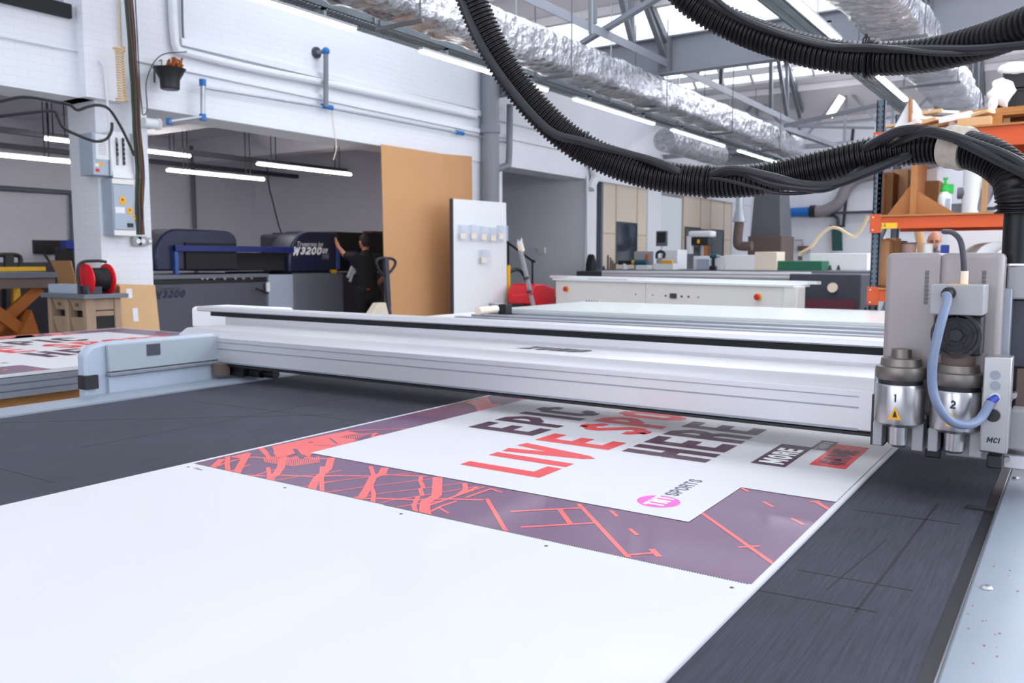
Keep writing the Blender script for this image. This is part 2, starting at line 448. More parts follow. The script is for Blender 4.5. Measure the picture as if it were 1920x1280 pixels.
M['green'] = mat('bright_green_plastic', srgb(40, 190, 70), .4)
M['green_mat'] = mat('green_sheet', srgb(40, 110, 80), .6)
M['green_dark'] = mat('dark_green_hose', srgb(30, 80, 76), .5)
M['teal'] = mat('teal_tool_plastic', srgb(25, 88, 105), .45)
M['blue'] = mat('blue_plastic', srgb(30, 60, 160), .45)
M['door_orange'] = mat('orange_wood_door', srgb(206, 116, 44), .5, var=.1)
M['brown_metal'] = mat('brown_cabinet', srgb(108, 90, 84), .55, var=.05)
M['beige_hose'] = mat('beige_hose', srgb(230, 208, 170), .5)
M['duct_grey'] = mat('grey_flexible_duct', srgb(136, 130, 134), .6)
M['amber'] = mat('warning_yellow', srgb(240, 175, 30), .5)
M['air_tube'] = mat('grey_blue_air_tube', srgb(120, 134, 162), .35)
M['tape'] = mat('pale_tape', srgb(196, 186, 172), .7, var=.25, vscale=60, bump=.5, bscale=120)
M['maroon'] = mat('maroon_fabric', srgb(96, 40, 56), .7)
M['glass_top'] = mat('white_glass_top', (.80, .86, .85), .25, var=.01, coat=.2)
def foil_mat():
    m = mat('crinkled_foil', (.52, .53, .56), .24, .95, var=.25, vscale=6)
    nt = m.node_tree; b = nt.nodes['Principled BSDF']
    g = nt.nodes.new('ShaderNodeNewGeometry')
    v = nt.nodes.new('ShaderNodeTexVoronoi'); v.inputs['Scale'].default_value = 9
    n = nt.nodes.new('ShaderNodeTexNoise'); n.inputs['Scale'].default_value = 14; n.inputs['Detail'].default_value = 6; n.inputs['Distortion'].default_value = 1.2
    nt.links.new(g.outputs['Position'], v.inputs['Vector']); nt.links.new(g.outputs['Position'], n.inputs['Vector'])
    a = nt.nodes.new('ShaderNodeMath'); a.operation = 'ADD'; nt.links.new(v.outputs['Distance'], a.inputs[0]); nt.links.new(n.outputs['Fac'], a.inputs[1])
    bp = nt.nodes.new('ShaderNodeBump'); bp.inputs['Strength'].default_value = 1; bp.inputs['Distance'].default_value = .03
    nt.links.new(a.outputs[0], bp.inputs['Height']); nt.links.new(bp.outputs[0], b.inputs['Normal'])
    return m
M['foil'] = foil_mat()
def felt_mat():
    m = bpy.data.materials.new('grey_felt_underlay'); m.use_nodes = True
    nt = m.node_tree; b = nt.nodes['Principled BSDF']; b.inputs['Roughness'].default_value = .85
    g = nt.nodes.new('ShaderNodeNewGeometry')
    def nz(scale, st, det=3):
        mp = nt.nodes.new('ShaderNodeMapping'); mp.inputs['Scale'].default_value = st; nt.links.new(g.outputs['Position'], mp.inputs[0])
        n = nt.nodes.new('ShaderNodeTexNoise'); n.inputs['Scale'].default_value = scale; n.inputs['Detail'].default_value = det
        nt.links.new(mp.outputs[0], n.inputs['Vector']); return n
    fine = nz(700, (1, 1, 1), 2); streak = nz(260, (1, .03, 1), 3); big = nz(3, (1, 1, 1), 3)
    cr = nt.nodes.new('ShaderNodeMapRange'); cr.inputs['From Min'].default_value = .3; cr.inputs['From Max'].default_value = .7
    cr.inputs['To Min'].default_value = .55; cr.inputs['To Max'].default_value = 1.5
    nt.links.new(fine.outputs['Fac'], cr.inputs['Value'])
    c2 = nt.nodes.new('ShaderNodeMapRange'); c2.inputs['From Min'].default_value = .35; c2.inputs['From Max'].default_value = .65
    c2.inputs['To Min'].default_value = .72; c2.inputs['To Max'].default_value = 1.15
    nt.links.new(streak.outputs['Fac'], c2.inputs['Value'])
    c3 = nt.nodes.new('ShaderNodeMapRange'); c3.inputs['From Min'].default_value = .3; c3.inputs['From Max'].default_value = .7
    c3.inputs['To Min'].default_value = .85; c3.inputs['To Max'].default_value = 1.15
    nt.links.new(big.outputs['Fac'], c3.inputs['Value'])
    m1 = nt.nodes.new('ShaderNodeMath'); m1.operation = 'MULTIPLY'; nt.links.new(cr.outputs[0], m1.inputs[0]); nt.links.new(c2.outputs[0], m1.inputs[1])
    m2 = nt.nodes.new('ShaderNodeMath'); m2.operation = 'MULTIPLY'; nt.links.new(m1.outputs[0], m2.inputs[0]); nt.links.new(c3.outputs[0], m2.inputs[1])
    vm = nt.nodes.new('ShaderNodeVectorMath'); vm.operation = 'SCALE'; vm.inputs[0].default_value = (.035, .0365, .054)
    nt.links.new(m2.outputs[0], vm.inputs['Scale']); nt.links.new(vm.outputs[0], b.inputs['Base Color'])
    bp = nt.nodes.new('ShaderNodeBump'); bp.inputs['Strength'].default_value = .5; bp.inputs['Distance'].default_value = .001
    nt.links.new(fine.outputs['Fac'], bp.inputs['Height']); nt.links.new(bp.outputs[0], b.inputs['Normal'])
    return m
M['felt'] = felt_mat()
# ================================================================== the setting
XW = -8.2            # face of the left-hand wall
LZ = 2.97            # underside of its beam
def structure(name, mb, mats, **k): return solo(name, mb, mats, kind='structure', **k)
mb = MB(); mb.box(-16, 8, -9.5, 25.2, -.1, 0); structure('floor', mb, M['concrete'])
PIL = [(-9.5, -6.0), (-1.0, -.45), (4.77, 5.33), (10.95, 11.85), (14.73, 15.18), (17.60, 18.32), (23.1, 25.2)]
mb = MB(); mb.box(XW-.5, XW, -9.5, 25.2, LZ, 7.2)
for a, b in PIL: mb.box(XW-.5, XW, a, b, 0, LZ)
mb.box(XW-.5, XW+.12, 4.62, 5.02, LZ, 7.2)
structure('wall_left', mb, M['wall'])
mb = MB(); mb.box(-8.7, 8, 24.6, 25.2, 0, 7.2); structure('wall_back', mb, M['wall'])
mb = MB(); mb.box(7.0, 7.4, -9.5, 25.2, 0, 7.2); structure('wall_right', mb, M['wall'])
mb = MB(); mb.box(-16, 8, -9.9, -9.5, 0, 7.2); structure('wall_front', mb, M['wall'])
mb = MB(); mb.box(6.96, 7.0, -2.0, 16.0, 2.1, 5.1); structure('window_added_side', mb, M['glazing'])  # glowing window added out of view to go with the side fill
mb = MB(); mb.box(-7.5, 3.5, -9.5, -9.46, 1.5, 4.9); structure('window_added_rear', mb, M['glazing'])  # glowing window added behind the camera to go with the rear fill
mb = MB()
for k in range(13): mb.box(6.93, 6.96, -2.02+k*1.5, -1.98+k*1.5, 2.1, 5.1)
for k in range(8): mb.box(-7.52+k*1.57, -7.48+k*1.57, -9.46, -9.43, 1.5, 4.9)
structure('trim_added_windows', mb, M['paint'])  # glazing bars of the two added windows
# side rooms behind the openings
mb = MB(); mb.box(-14.4, -14.0, -9.5, 25.2, 0, 3.7); mb.box(-14.0, -13.6, 7.9, 8.35, 0, 3.7); mb.box(-14.0, -13.7, 12.6, 13.0, 0, 3.7)
mb.box(-14, -13.75, 5.0, 5.6, 0, 3.7)
structure('wall_side_room', mb, M['wall_room'])
mb = MB(); mb.box(-14.0, XW-.5, 14.73, 14.95, 0, 3.7); structure('wall_stair', mb, M['wall'])
mb = MB(); mb.box(-14.0, XW-.5, 11.45, 11.65, 0, 3.7); structure('wall_divider', mb, M['wall_room'])
mb = MB(); mb.box(-16, XW-.5, -9.5, 25.2, 3.6, 3.8)
for y in (2.2, 7.1, 9.9): mb.box(-14, XW-.5, y, y+.35, 3.2, 3.6)
structure('ceiling_side_room', mb, M['wall_room'])
# roof: pitched bays with roof lights
mb = MB(); gz = MB()
for _b, (y0, y1) in enumerate(ROOF_BAYS):
    for side in (0, 1):
        t0, t1 = GLAZED[_b, side]
        def strip(ta, tb, target, dz=0):
            ya, za = slope_pt(y0, y1, side, ta); yb, zb = slope_pt(y0, y1, side, tb)
            target.slab([(RX0, ya, za+dz), (RX1, ya, za+dz), (RX1, yb, zb+dz), (RX0, yb, zb+dz)], (0, 0, .05))
        strip(0, t0, mb); strip(t1, 1, mb); strip(t0, t1, gz, .06)
        if side == 1 and _b == 2: strip(.005, .12, gz, -.012)
        x = RX0+.4
        while x < RX1:                      # glazing bars
            ya, za = slope_pt(y0, y1, side, t0); yb, zb = slope_pt(y0, y1, side, t1)
            mb.bar((x, ya, za+.03), (x, yb, zb+.03), .045, .06); x += .62
        for t in (.16, .30, .9):            # purlins under the lining
            ya, za = slope_pt(y0, y1, side, t); mb.box(RX0, RX1, ya-.035, ya+.035, za-.12, za)
structure('ceiling', mb, M['ceil']); structure('window_1', gz, M['glazing'])
# mouldings on the wall above the openings
def trim(name, y0, y1, z0, z1, d, m='paint'):
    mb = MB(); mb.box(XW, XW+d, y0, y1, z0, z1); structure(name, mb, M[m], bev=.006)
trim('trim_1', 5.75, 24.6, 3.69, 3.77, .05)
trim('trim_2', 5.2, 24.6, 3.42, 3.49, .06)
trim('trim_3', -1, 4.6, 3.80, 3.83, .03)
trim('trim_4', 5.2, 24.6, LZ, 3.42, .025, 'wall')
# window with a dark sill high on the left
mb = MB(); p = onx(0, 14, XW); q = onx(130, 32, XW)
mb.box(XW, XW+.05, p.y-1, q.y, q.z-.02, q.z+.11); structure('trim_5', mb, M['black_matte'])
mb = MB(); mb.box(XW+.001, XW+.02, p.y-1, q.y-.06, q.z+.11, q.z+1.0); structure('window_2', mb, mat('curtained_window', srgb(150, 160, 190), .4, var=.25, vscale=3, stretch=(1, 12, 1)))
# valley girders
def girder(y, z0, z1, label):
    t = thing('roof_girder', label, 'girder', (-1, y, z0), group=None)
    mb = MB(); mb.box(XW, RX1, y-.012, y+.012, z0+.02, z1-.02); part('web', mb, M['steel_light'], t)
    mb = MB(); mb.box(XW, RX1, y-.09, y+.09, z0, z0+.022); part('bottom_flange', mb, M['steel_light'], t)
    mb = MB(); mb.box(XW, RX1, y-.09, y+.09, z1-.022, z1); part('top_flange', mb, M['steel_light'], t)
    for x in (-5.1, -1.76, 1.6):
        mb = MB(); mb.box(x-.09, x+.09, y-.10, y-.012, z0+.02, z1-.02)
        for i in range(5):
            for sx in (-.06, .06): mb.ball((x+sx, y-.1, z0+.08+i*.09), .014, 8, 6)
        part('gusset_plate', mb, M['steel_grey'], t)
    return t
girder(11.5, 4.03, 4.55, 'deep grey girder crossing the hall above the brown cardboard sheet')
# lighter lattice chord further back
t = thing('lattice_girder', 'pale grey lattice girder far back under the bright roof glazing', 'girder', (-1, 18.3, 4.3))
mb = MB(); mb.bar((XW, 18.3, 4.93), (RX1, 18.3, 4.93), .12, .14); part('top_chord', mb, M['steel_light'], t)
mb = MB(); mb.bar((XW, 18.3, 3.75), (RX1, 18.3, 3.75), .09, .09); part('bottom_chord', mb, M['steel_light'], t)
x = XW+.4; k = 0
while x < 5:
    mb = MB(); mb.bar((x, 18.3, 3.78), (x, 18.3, 4.88), .05, .05); part('post', mb, M['steel_light'], t)
    mb = MB(); xx = (x, x+.9) if k % 2 else (x+.9, x); mb.bar((xx[0], 18.3, 3.8), (xx[1], 18.3, 4.86), .04, .05); part('diagonal', mb, M['steel_light'], t)
    x += .9; k += 1
# roof trusses spanning between the girders
def truss(x, y0, y1, label):
    t = thing('roof_truss', label, 'roof truss', (x, (y0+y1)/2, 4.1), group=None)
    zc = 4.22; ym = (y0+y1)/2
    mb = MB(); mb.angle((x, y0+.1, zc), (x, y1-.1, zc), .09, .015); part('bottom_chord', mb, M['steel_light'], t)
    for s in (0, 1):
        ya, za = slope_pt(y0, y1, s, .03); yb, zb = slope_pt(y0, y1, s, .98)
        mb = MB(); mb.bar((x, ya, za-.12), (x, yb, zb-.14), .10, .11); part('rafter', mb, M['steel_grey'], t)
        for f, g in ((.02, .35), (.32, .35), (.32, .66), (.62, .66)):
            yy = (y1 if s else y0)+(ym-(y1 if s else y0))*f
            yr, zr = slope_pt(y0, y1, s, g)
            mb = MB(); mb.bar((x, yy, zc+.03), (x, yr, zr-.16), .07, .06); part('web_strut', mb, M['steel_grey'], t)
    return t
TR = {-5.1: 'left of the centre', -1.76: 'right of the centre'}
for x, s in TR.items():
    truss(x, 4.5, 11.5, 'grey steel roof truss, the nearer one %s above the hoses' % s)
    truss(x, 11.5, 18.5, 'grey steel roof truss behind the deep girder, %s' % s)
# crossing brace rods
def brace(p, q, r, label, m='steel_light'):
    mb = MB(); mb.bar(p, q, r, r*.7); return solo('brace_bar', mb, M[m], label, 'roof brace')
brace(onz(1080, 88, 4.26), onz(1262, -22, 4.26)+Vector((0,0,.0)), .08, 'flat brace bar rising to the right over the foil duct')
brace(ony(1108, 64, 8.0), ony(1108, -60, 8.0), .05, 'vertical hanger rod above the foil duct')
brace(ony(1470, 236, 16.5), ony(1706, 184, 16.5), .09, 'pale brace bar crossing behind the rack upright')
brace(ony(1290, 178, 15.0), ony(1570, 275, 17.9), .12, 'long pale bar running down behind the foil duct')
brace(ony(1440, 236, 17.2), ony(1640, 240, 17.2), .06, 'thin horizontal bar behind the rack upright')
# little dark window up in the gable
mb = MB(); a = ony(1200, 38, 11.62); b = ony(1290, 84, 11.62)
mb.box(a.x, b.x, 11.60, 11.64, b.z, a.z); structure('window_3', mb, M['black_matte'])
mb = MB(); mb.box(a.x, b.x, 11.57, 11.60, b.z-.01, b.z+.05); structure('trim_6', mb, M['orange'])
# ------------------------------------------------------------------ foil ducts
def foil_duct(x0, x1, y0, y1, z0, z1, label, seed=1, name='foil_duct'):
    random.seed(seed)
    hw = (x1-x0)/2; hh = (z1-z0)/2; cx = (x0+x1)/2; cz = (z0+z1)/2; n = int((y1-y0)/.09); seg = 26
    mb = MB(); vs = []; fs = []
    for i in range(n+1):
        y = y0+(y1-y0)*i/n; ring = 1 - (.05 if i % 12 == 0 else 0)
        for k in range(seg):
            a = 2*math.pi*k/seg; c, s = math.cos(a), math.sin(a)
            e = .42
            px = math.copysign(abs(c)**e, c)*hw; pz = math.copysign(abs(s)**e, s)*hh
            d = 1+.13*noise.noise(Vector((px*6+seed, y*3.0, pz*6)))+.06*noise.noise(Vector((px*15, y*11, pz*15+seed)))
            vs.append((cx+px*d*ring, y, cz+pz*d*ring))
    for i in range(n):
        for k in range(seg): fs.append((i*seg+k, i*seg+(k+1) % seg, (i+1)*seg+(k+1) % seg, (i+1)*seg+k))
    fs += [tuple(range(seg-1, -1, -1)), tuple(range(n*seg, (n+1)*seg))]
    mb.add(vs, fs)
    t = thing(name, label, 'duct', (cx, (y0+y1)/2, z0))
    part('foil_wrap', mb, M['foil'], t, smooth=60)
    y = y0+1.2; k = 0
    while y < y1:
        mb = MB()
        for sx in (x0-.03, x1+.03): mb.bar((sx, y, z0-.04), (sx, y, z1+.75), .012, .012)
        mb.bar((x0-.06, y, z0-.045), (x1+.06, y, z0-.045), .035, .03)
        part('hanger', mb, M['steel_grey'], t); y += 2.6; k += 1
    return t
foil_duct(-5.32, -4.90, 2.0, 18.0, 3.50, 3.90, 'long crinkled silver foil duct running away under the deep girder', 3)
foil_duct(-2.0, -1.45, 5.5, 15.0, 3.62, 4.02, 'crinkled silver foil duct at the upper right above the rack', 9)
# ------------------------------------------------------------------ cable tray with strip lights below
M['tray_steel'] = mat('dull_perforated_steel', (.24, .28, .31), .5, .4, var=.1)
def tray(x, y0, y1, z, w, label):
    t = thing('cable_tray', label, 'cable tray', (x, (y0+y1)/2, z))
    mb = MB()
    mb.box(x-w/2, x-w/2+.004, y0, y1, z, z+.07); mb.box(x+w/2-.004, x+w/2, y0, y1, z, z+.07)
    mb.box(x-.006, x+.006, y0, y1, z, z+.004)
    mb.box(x-w/2, x-w/2+.02, y0, y1, z, z+.004); mb.box(x+w/2-.02, x+w/2, y0, y1, z, z+.004)
    y = y0
    while y < y1: mb.box(x-w/2, x+w/2, y, y+.022, z, z+.004); y += .045 if y < 11 else .09
    part('perforated_channel', mb, M['tray_steel'], t)
    mb = MB()
    for k in range(4):
        xx = x-.06+k*.035; mb.tube([(xx+.01*math.sin(q), y0+(y1-y0)*q/30, z+.02) for q in range(31)], .012, 6)
    part('cables', mb, M['black'], t)
    y = y0+.5
    while y < y1:
        mb = MB(); mb.bar((x+w/2+.01, y, z), (x+w/2+.01, y, z+1.6), .012, .012); part('drop_rod', mb, M['galv'], t); y += 2.4
    return t
tray(-5.84, 3.2, 21, 3.62, .30, 'perforated galvanised cable tray running along the left wall above the strip lights')
tray(-2.45, 6.0, 16, 3.70, .20, 'perforated cable tray beside the right strip lights')
def tube_light(x, y0, y1, z, label, group=None, room=False, w=.07):
    t = thing('strip_light', label, 'strip light', (x, (y0+y1)/2, z))
    mb = MB(); mb.box(x-w*(.2 if room else .5), x+w*(.2 if room else .5), y0, y1, z+.025, z+.05); part('housing', mb, M['white'], t)
    mb = MB(); mb.prism([(x-w*.42, z+.025), (x-w*.36, z+.004), (x, z-.004), (x+w*.36, z+.004), (x+w*.42, z+.025)], 'y', y0+.01, y1-.01)
    part('diffuser', mb, M['tube_room' if room else 'tube'], t, label='lit white diffuser')
    if not room:
        for yy in (y0+.4, y1-.4):
            mb = MB(); mb.box(x-.02, x+.02, yy, yy+.03, z+.05, z+.13 if x < -5 else z+.12)
            mb.box(*((x-.10, x+.02) if x < -5 else (x-.17, x+.02)), yy, yy+.03, z+.10, z+.12); part('tray_bracket', mb, M['galv'], t)
    return t
ords = ['cut by the top edge', 'ending behind the hose', 'third along, over the cardboard sheet end', 'fourth along the tray', 'fifth along the tray', 'farthest small one']
ys = [(3.4, 5.87), (6.81, 9.25), (9.94, 12.43), (13.15, 15.55), (16.35, 18.8), (19.5, 21)]
for o_, (a, b) in zip(ords, ys): tube_light(-5.72, a, b, 3.50, 'white strip light under the left cable tray, %s' % o_)
tube_light(-2.2, 6.7, 9.17, 3.60, 'bright strip light at the top right above the upper black hose', w=.08)
tube_light(-2.2, 10.55, 13.07, 3.60, 'bright strip light emerging below the upper black hose at the right', w=.08)
a, b = ony(1555, 218, 17.4), ony(1579, 181, 17.4)
t = thing('strip_light', 'short tilted strip light far back beside the rack upright', 'strip light', a)
mb = MB(); mb.bar(a, b, .12, .05, up=(0, 1, 0)); part('diffuser', mb, M['tube'], t)
# side room lights
def room_light(p0, p1, z, label):
    a = onz(*p0, z); b = onx(*p1, a.x)
    t = tube_light(a.x, min(a.y, b.y), max(a.y, b.y), z, label, room=True)
    for yy in (a.y+.3, b.y-.3):
        mb = MB(); mb.bar((a.x-.05, yy, z+.05), (a.x-.05, yy, 3.6), .01, .01); mb.bar((a.x+.05, yy, z+.05), (a.x+.05, yy, 3.6), .01, .01); part('hanger', mb, M['black'], t)
room_light((313, 321), (495, 338), 2.62, 'strip light hanging in the side room above the blue printer, left one')
room_light((482, 309), (658, 327), 2.75, 'strip light hanging in the side room above the blue printer, right one')
room_light((190, 276), (357, 295), 2.90, 'strip light in the side room just right of the white pillar')
room_light((-120, 282), (133, 303), 2.62, 'long strip light in the left side room, the lower one')
room_light((82, 262), (140, 268), 2.90, 'short strip light in the left side room, the upper one')
# service pipes across the side room ceiling
def pipe(name, pts, r, m, label, cat='pipe', seg=10, sm=0):
    mb = MB(); mb.tube(spline(pts, sm) if sm else pts, r, seg); return solo(name, mb, M[m], label, cat)
for (x0, y0, z), l in (((-11.3, -2, 2.98), 'dark trunking across the side room, nearest the wall opening'), ((-12.6, -2, 2.95), 'dark trunking across the side room, further back')):
    mb = MB(); mb.box(x0-.05, x0+.05, y0, 11.3, z, z+.07); solo('trunking', mb, M['dark_grey'], l, 'trunking')
pipe('wall_conduit', [(-13.9, 5.7, 2.5), (-13.9, 7.6, 2.5), (-13.9, 7.6, 1.3)], .045, 'mid_grey', 'grey conduit bending down on the back wall over the left printer half', 'conduit')
pipe('wall_conduit', [(-13.85, 9.9, 3.5), (-13.85, 9.9, 1.0)], .04, 'mid_grey', 'vertical conduit pair on the side room back wall right of the hood', 'conduit')
pipe('hanging_cable', [Vector((-12.5, onx(500, 300, -12.5).y, 3.6)), onx(503, 340, -12.5), onx(512, 380, -12.5), onx(525, 430, -12.5), onx(540, 458, -12.5)], .012, 'black', 'thin black cable hanging down behind the printer hood', 'cable', 6, 6)
# ------------------------------------------------------------------ wall services
pipe('downpipe', [(XW+.16, 11.28, 7), (XW+.16, 11.28, 0)], .145, 'steel_light', 'thick grey vertical downpipe beside the cardboard sheet', 'pipe', 20)
dp = bpy.data.objects['downpipe']
mb = MB(); mb.cyl((XW+.16, 11.28, 3.42), (XW+.16, 11.28, 3.55), .165, seg=20); part('collar', mb, M['steel_light'], dp)
P = [onx(956, 196, XW+.15), onx(954, 300, XW+.15), onx(946, 312, XW+.15), onx(933, 318, XW+.15), onx(929, 332, XW+.15), onx(931, 600, XW+.15)]
pipe('downpipe', spline(P, 5), .055, 'steel_light', 'thinner grey downpipe with an offset bend right of the thick one', 'pipe', 12)
pipe('air_pipe', [onx(377, 163, XW+.1), onx(610, 201, XW+.1), onx(892, 255, XW+.1), onx(955, 268, XW+.1)], .018, 'galv', 'thin horizontal compressed air pipe along the wall beam', 'pipe')
ap = bpy.data.objects['air_pipe']
for px, py in ((613, 200), (862, 249)):
    mb = MB(); c = onx(px, py, XW+.1); mb.cyl(c-Vector((0, .09, 0)), c+Vector((0, .09, 0)), .032, seg=10); part('coupling', mb, M['blue_fit'], ap, label='blue coupling')
t = thing('drop_pipe', 'short vertical air pipe with blue elbow high on the wall', 'pipe', onx(611, 200, XW+.12))
mb = MB(); mb.cyl(onx(611, 200, XW+.14), onx(611, 96, XW+.14), .032); mb.cyl(onx(611, 96, XW+.14), onx(594, 99, XW+.02), .025); part('tube', mb, M['steel_light'], t)
mb = MB(); mb.ball(onx(611, 96, XW+.14), .05); part('elbow', mb, M['blue_fit'], t)
mb = MB(); c = onx(592, 99, XW); mb.cyl(c, c+Vector((.03, 0, 0)), .07); part('wall_flange', mb, M['dark_grey'], t)
t = thing('drop_pipe', 'vertical air pipe with blue ends on the beam right of the flower pot', 'pipe', onx(380, 221, XW+.14))
mb = MB(); mb.cyl(onx(380, 221, XW+.16), onx(380, 154, XW+.16), .026); mb.cyl(onx(380, 219, XW+.16), onx(320, 228, XW+.3), .018); part('tube', mb, M['galv'], t)
for px, py in ((380, 220), (380, 155), (318, 228)):
    mb = MB(); c = onx(px, py, XW+.16); mb.cyl(c-Vector((0, 0, .035)), c+Vector((0, 0, .035)), .037); part('end_fitting', mb, M['blue_fit'], t, label='blue end fitting')
pipe('conduit_run', spline([onx(322, -10, XW+.05), onx(326, 60, XW+.05), onx(332, 92, XW+.05), onx(350, 99, XW+.05), onx(480, 130, XW+.05), onx(640, 162, XW+.05), onx(892, 218, XW+.05)], 5), .045, 'paint', 'fat white conduit coming down and turning along the wall', 'conduit')
pipe('conduit_run', spline([onx(341, -10, XW+.03), onx(343, 60, XW+.03), onx(348, 78, XW+.03), onx(375, 88, XW+.03), onx(640, 147, XW+.03), onx(892, 206, XW+.03)], 5), .012, 'mid_grey', 'thin grey cable clipped parallel above the fat white conduit', 'cable')
pipe('conduit_run', spline([onx(0, 67, XW+.03), onx(100, 87, XW+.03), onx(165, 100, XW+.03), onx(190, 118, XW+.14), onx(197, 140, XW+.14), onx(205, 240, XW+.14)], 5), .012, 'paint', 'thin grey cable along the upper left wall bending down the pillar', 'cable')
pipe('conduit_run', [onx(1053, 342, -9.2), onx(1055, 468, -9.2)], .02, 'paint', 'white conduit ending in a socket on the stairwell wall', 'conduit')
mb = MB(); c = onx(1053, 470, -9.2); mb.box(c.x-.08, c.x+.08, 14.68, 14.73, c.z-.06, c.z+.06); solo('socket_box', mb, M['paint'], 'small white socket box on the stairwell wall', 'socket')
pipe('conduit_run', [onx(1101, 330, XW+.06), onx(1101, 520, XW+.06)], .03, 'paint', 'white conduit on the narrow pillar beside the tan partition', 'conduit')
pipe('conduit_run', spline([onx(1080, 255, XW+.1), onx(1108, 300, XW+.12), onx(1116, 330, XW+.12), onx(1110, 345, XW+.1), onx(1107, 355, XW+.1)], 4), .09, 'paint', 'fat white bent pipe at the head of the narrow pillar', 'pipe')
# spring coil of cable, flower pot, cable bundle
t0 = onx(223, 88, XW+.3); t1 = onx(229, 192, XW+.3)
pts = []
for i in range(380):
    f = i/380; a = f*2*math.pi*21; c = t0.lerp(t1, f); r = .034+(.018 if f < .07 or f > .93 else 0)
    pts.append(c+Vector((math.cos(a)*r, math.sin(a)*r, 0)))
mb = MB(); mb.tube(pts, .0075, 6)
mb.tube([t0, onx(222, -10, XW+.3)], .006, 6)
solo('coiled_cable', mb, M['tan_rope'], 'tan curly cable hanging against the white pillar', 'cable')
t = thing('hanging_planter', 'black flared planter with dry orange plant on the beam', 'planter', onx(319, 168, XW+.25))
c = onx(319, 168, XW+.25)
mb = MB(); mb.lathe(c, (0, 0, 1), [(.085, 0), (.095, .01), (.10, .10), (.155, .20), (.165, .21), (.15, .21), (.09, .11)], 24); part('pot', mb, M['black'], t)
mb = MB(); random.seed(4)
for i in range(40):
    p = c+Vector((random.uniform(-.04, .04), .06+random.uniform(-.06, .06), .2)); q = p+Vector((random.uniform(-.03, .03), random.uniform(-.03, .03), random.uniform(.04, .13)))
    mb.tube([p, (p+q)/2+Vector((.01, 0, .01)), q], .009, 5); mb.ball(q, .014, 6, 4)
part('dry_plant', mb, M['terracotta'], t)
mb = MB(); mb.tube([onx(303, 136, XW+.25), onx(303, 112, XW+.08), onx(290, 118, XW+.02)], .006, 6); mb.bar(onx(289, 112, XW+.02), onx(289, 155, XW+.02), .02, .02); part('bracket', mb, M['steel_grey'], t)
t = thing('cable_bundle', 'thick bundle of coloured cables running down the white pillar', 'cable bundle', onx(255, 440, XW+.06))
cols = [srgb(60, 24, 34), srgb(40, 30, 30), srgb(60, 90, 40), srgb(90, 20, 50), srgb(26, 22, 30), srgb(120, 80, 30), srgb(50, 30, 60), srgb(150, 130, 40), srgb(30, 60, 40)]
random.seed(11)
for k in range(16):
    off = (k % 8)-3.5; pts = []
    for (px, py) in ((240, -12), (246, 60), (250, 120), (254, 180), (257, 240), (260, 290), (263, 330), (261, 365), (262, 400), (263, 440)):
        c = onx(px+off*1.9+random.uniform(-1.2, 1.2), py, XW+.17+.03*(k//8)); pts.append(c)
    cm = mat('cable_sheath', cols[k % len(cols)], .5)
    mb = MB(); mb.tube(spline(pts, 5), .0085, 6); part('cable', mb, cm, t)
for pts, l in (([(0, 190), (45, 182), (100, 190), (130, 196), (145, 206), (165, 200), (185, 197), (205, 205), (225, 235), (240, 265), (252, 292)], 'upper black cable sagging across the pillar face'),
               ([(0, 218), (50, 212), (100, 208), (108, 220), (120, 240), (150, 255), (180, 265), (200, 260), (209, 245), (210, 230)], 'lower black cable looping in front of the pillar')):
    mb = MB(); mb.tube(spline([onx(px, py, XW+.3) for px, py in pts], 6), .014, 8); solo('loose_cable', mb, M['black'], l, 'cable')
pipe('loose_cable', [onx(*p, XW+.2) for p in ((253, -10), (258, 80), (262, 160), (266, 200), (268, 215), (276, 205), (275, 150), (300, 105), (350, 97))], .006, 'dark_grey', 'thin dark wire curling from the pillar to the white conduit', 'cable', 6, 6)
pipe('loose_cable', [onx(*p, XW+.05) for p in ((623, 205), (629, 250), (630, 280), (625, 300))], .006, 'label_cream', 'thin pale string hanging from the air pipe below the beam', 'string', 6, 6)
# electrical boxes on the pillar
t = thing('control_cabinet', 'grey electrical cabinet with yellow warning labels on the pillar', 'electrical cabinet', onx(230, 442, XW))
a = onx(210, 334, XW+.2); b = onx(255, 442, XW+.2)
mb = MB(); mb.box(XW, XW+.19, a.y, b.y, b.z, a.z); part('body', mb, M['machine_blue'], t, .006)
mb = MB(); mb.box(XW+.19, XW+.205, a.y, b.y, b.z, b.z+.05); part('cream_band', mb, M['cream_white'], t)
mb = MB(); mb.box(XW+.19, XW+.205, a.y, b.y, a.z-.05, a.z); part('cream_band', mb, M['cream_white'], t)
mb = MB(); mb.box(XW+.19, XW+.2, a.y+.01, b.y-.01, b.z+.06, a.z-.06); part('door', mb, M['machine_blue'], t, .003)
for (px, py, s) in ((230, 376, .04), (243.5, 395, .033), (252, 407, .02)):
    mb = MB(); c = onx(px, py, XW+.202); mb.box(XW+.2, XW+.203, c.y-s*.8, c.y+s*.8, c.z-s, c.z+s)
    o = part('warning_label', mb, M['amber'], t, label='yellow warning label')
    mb = MB(); mb.poly([(XW+.2035, c.y-s*.4, c.z), (XW+.2035, c.y+s*.4, c.z), (XW+.2035, c.y, c.z+s*.6)]); part('triangle', mb, M['black_ink'], o)
mb = MB(); c = onx(227, 394, XW+.2); mb.box(XW+.2, XW+.202, c.y-.06, c.y+.04, c.z-.03, c.z+.03); part('paper_label', mb, M['paper'], t)
mb = MB(); c = onx(244, 422, XW+.2); mb.box(XW+.2, XW+.21, c.y-.03, c.y+.03, c.z-.02, c.z+.02); part('display', mb, M['black'], t)
t = thing('consumer_unit', 'white breaker panel above the grey cabinet on the pillar', 'breaker panel', onx(230, 334, XW))
a = onx(207, 245, XW+.15); b = onx(252, 333, XW+.15)
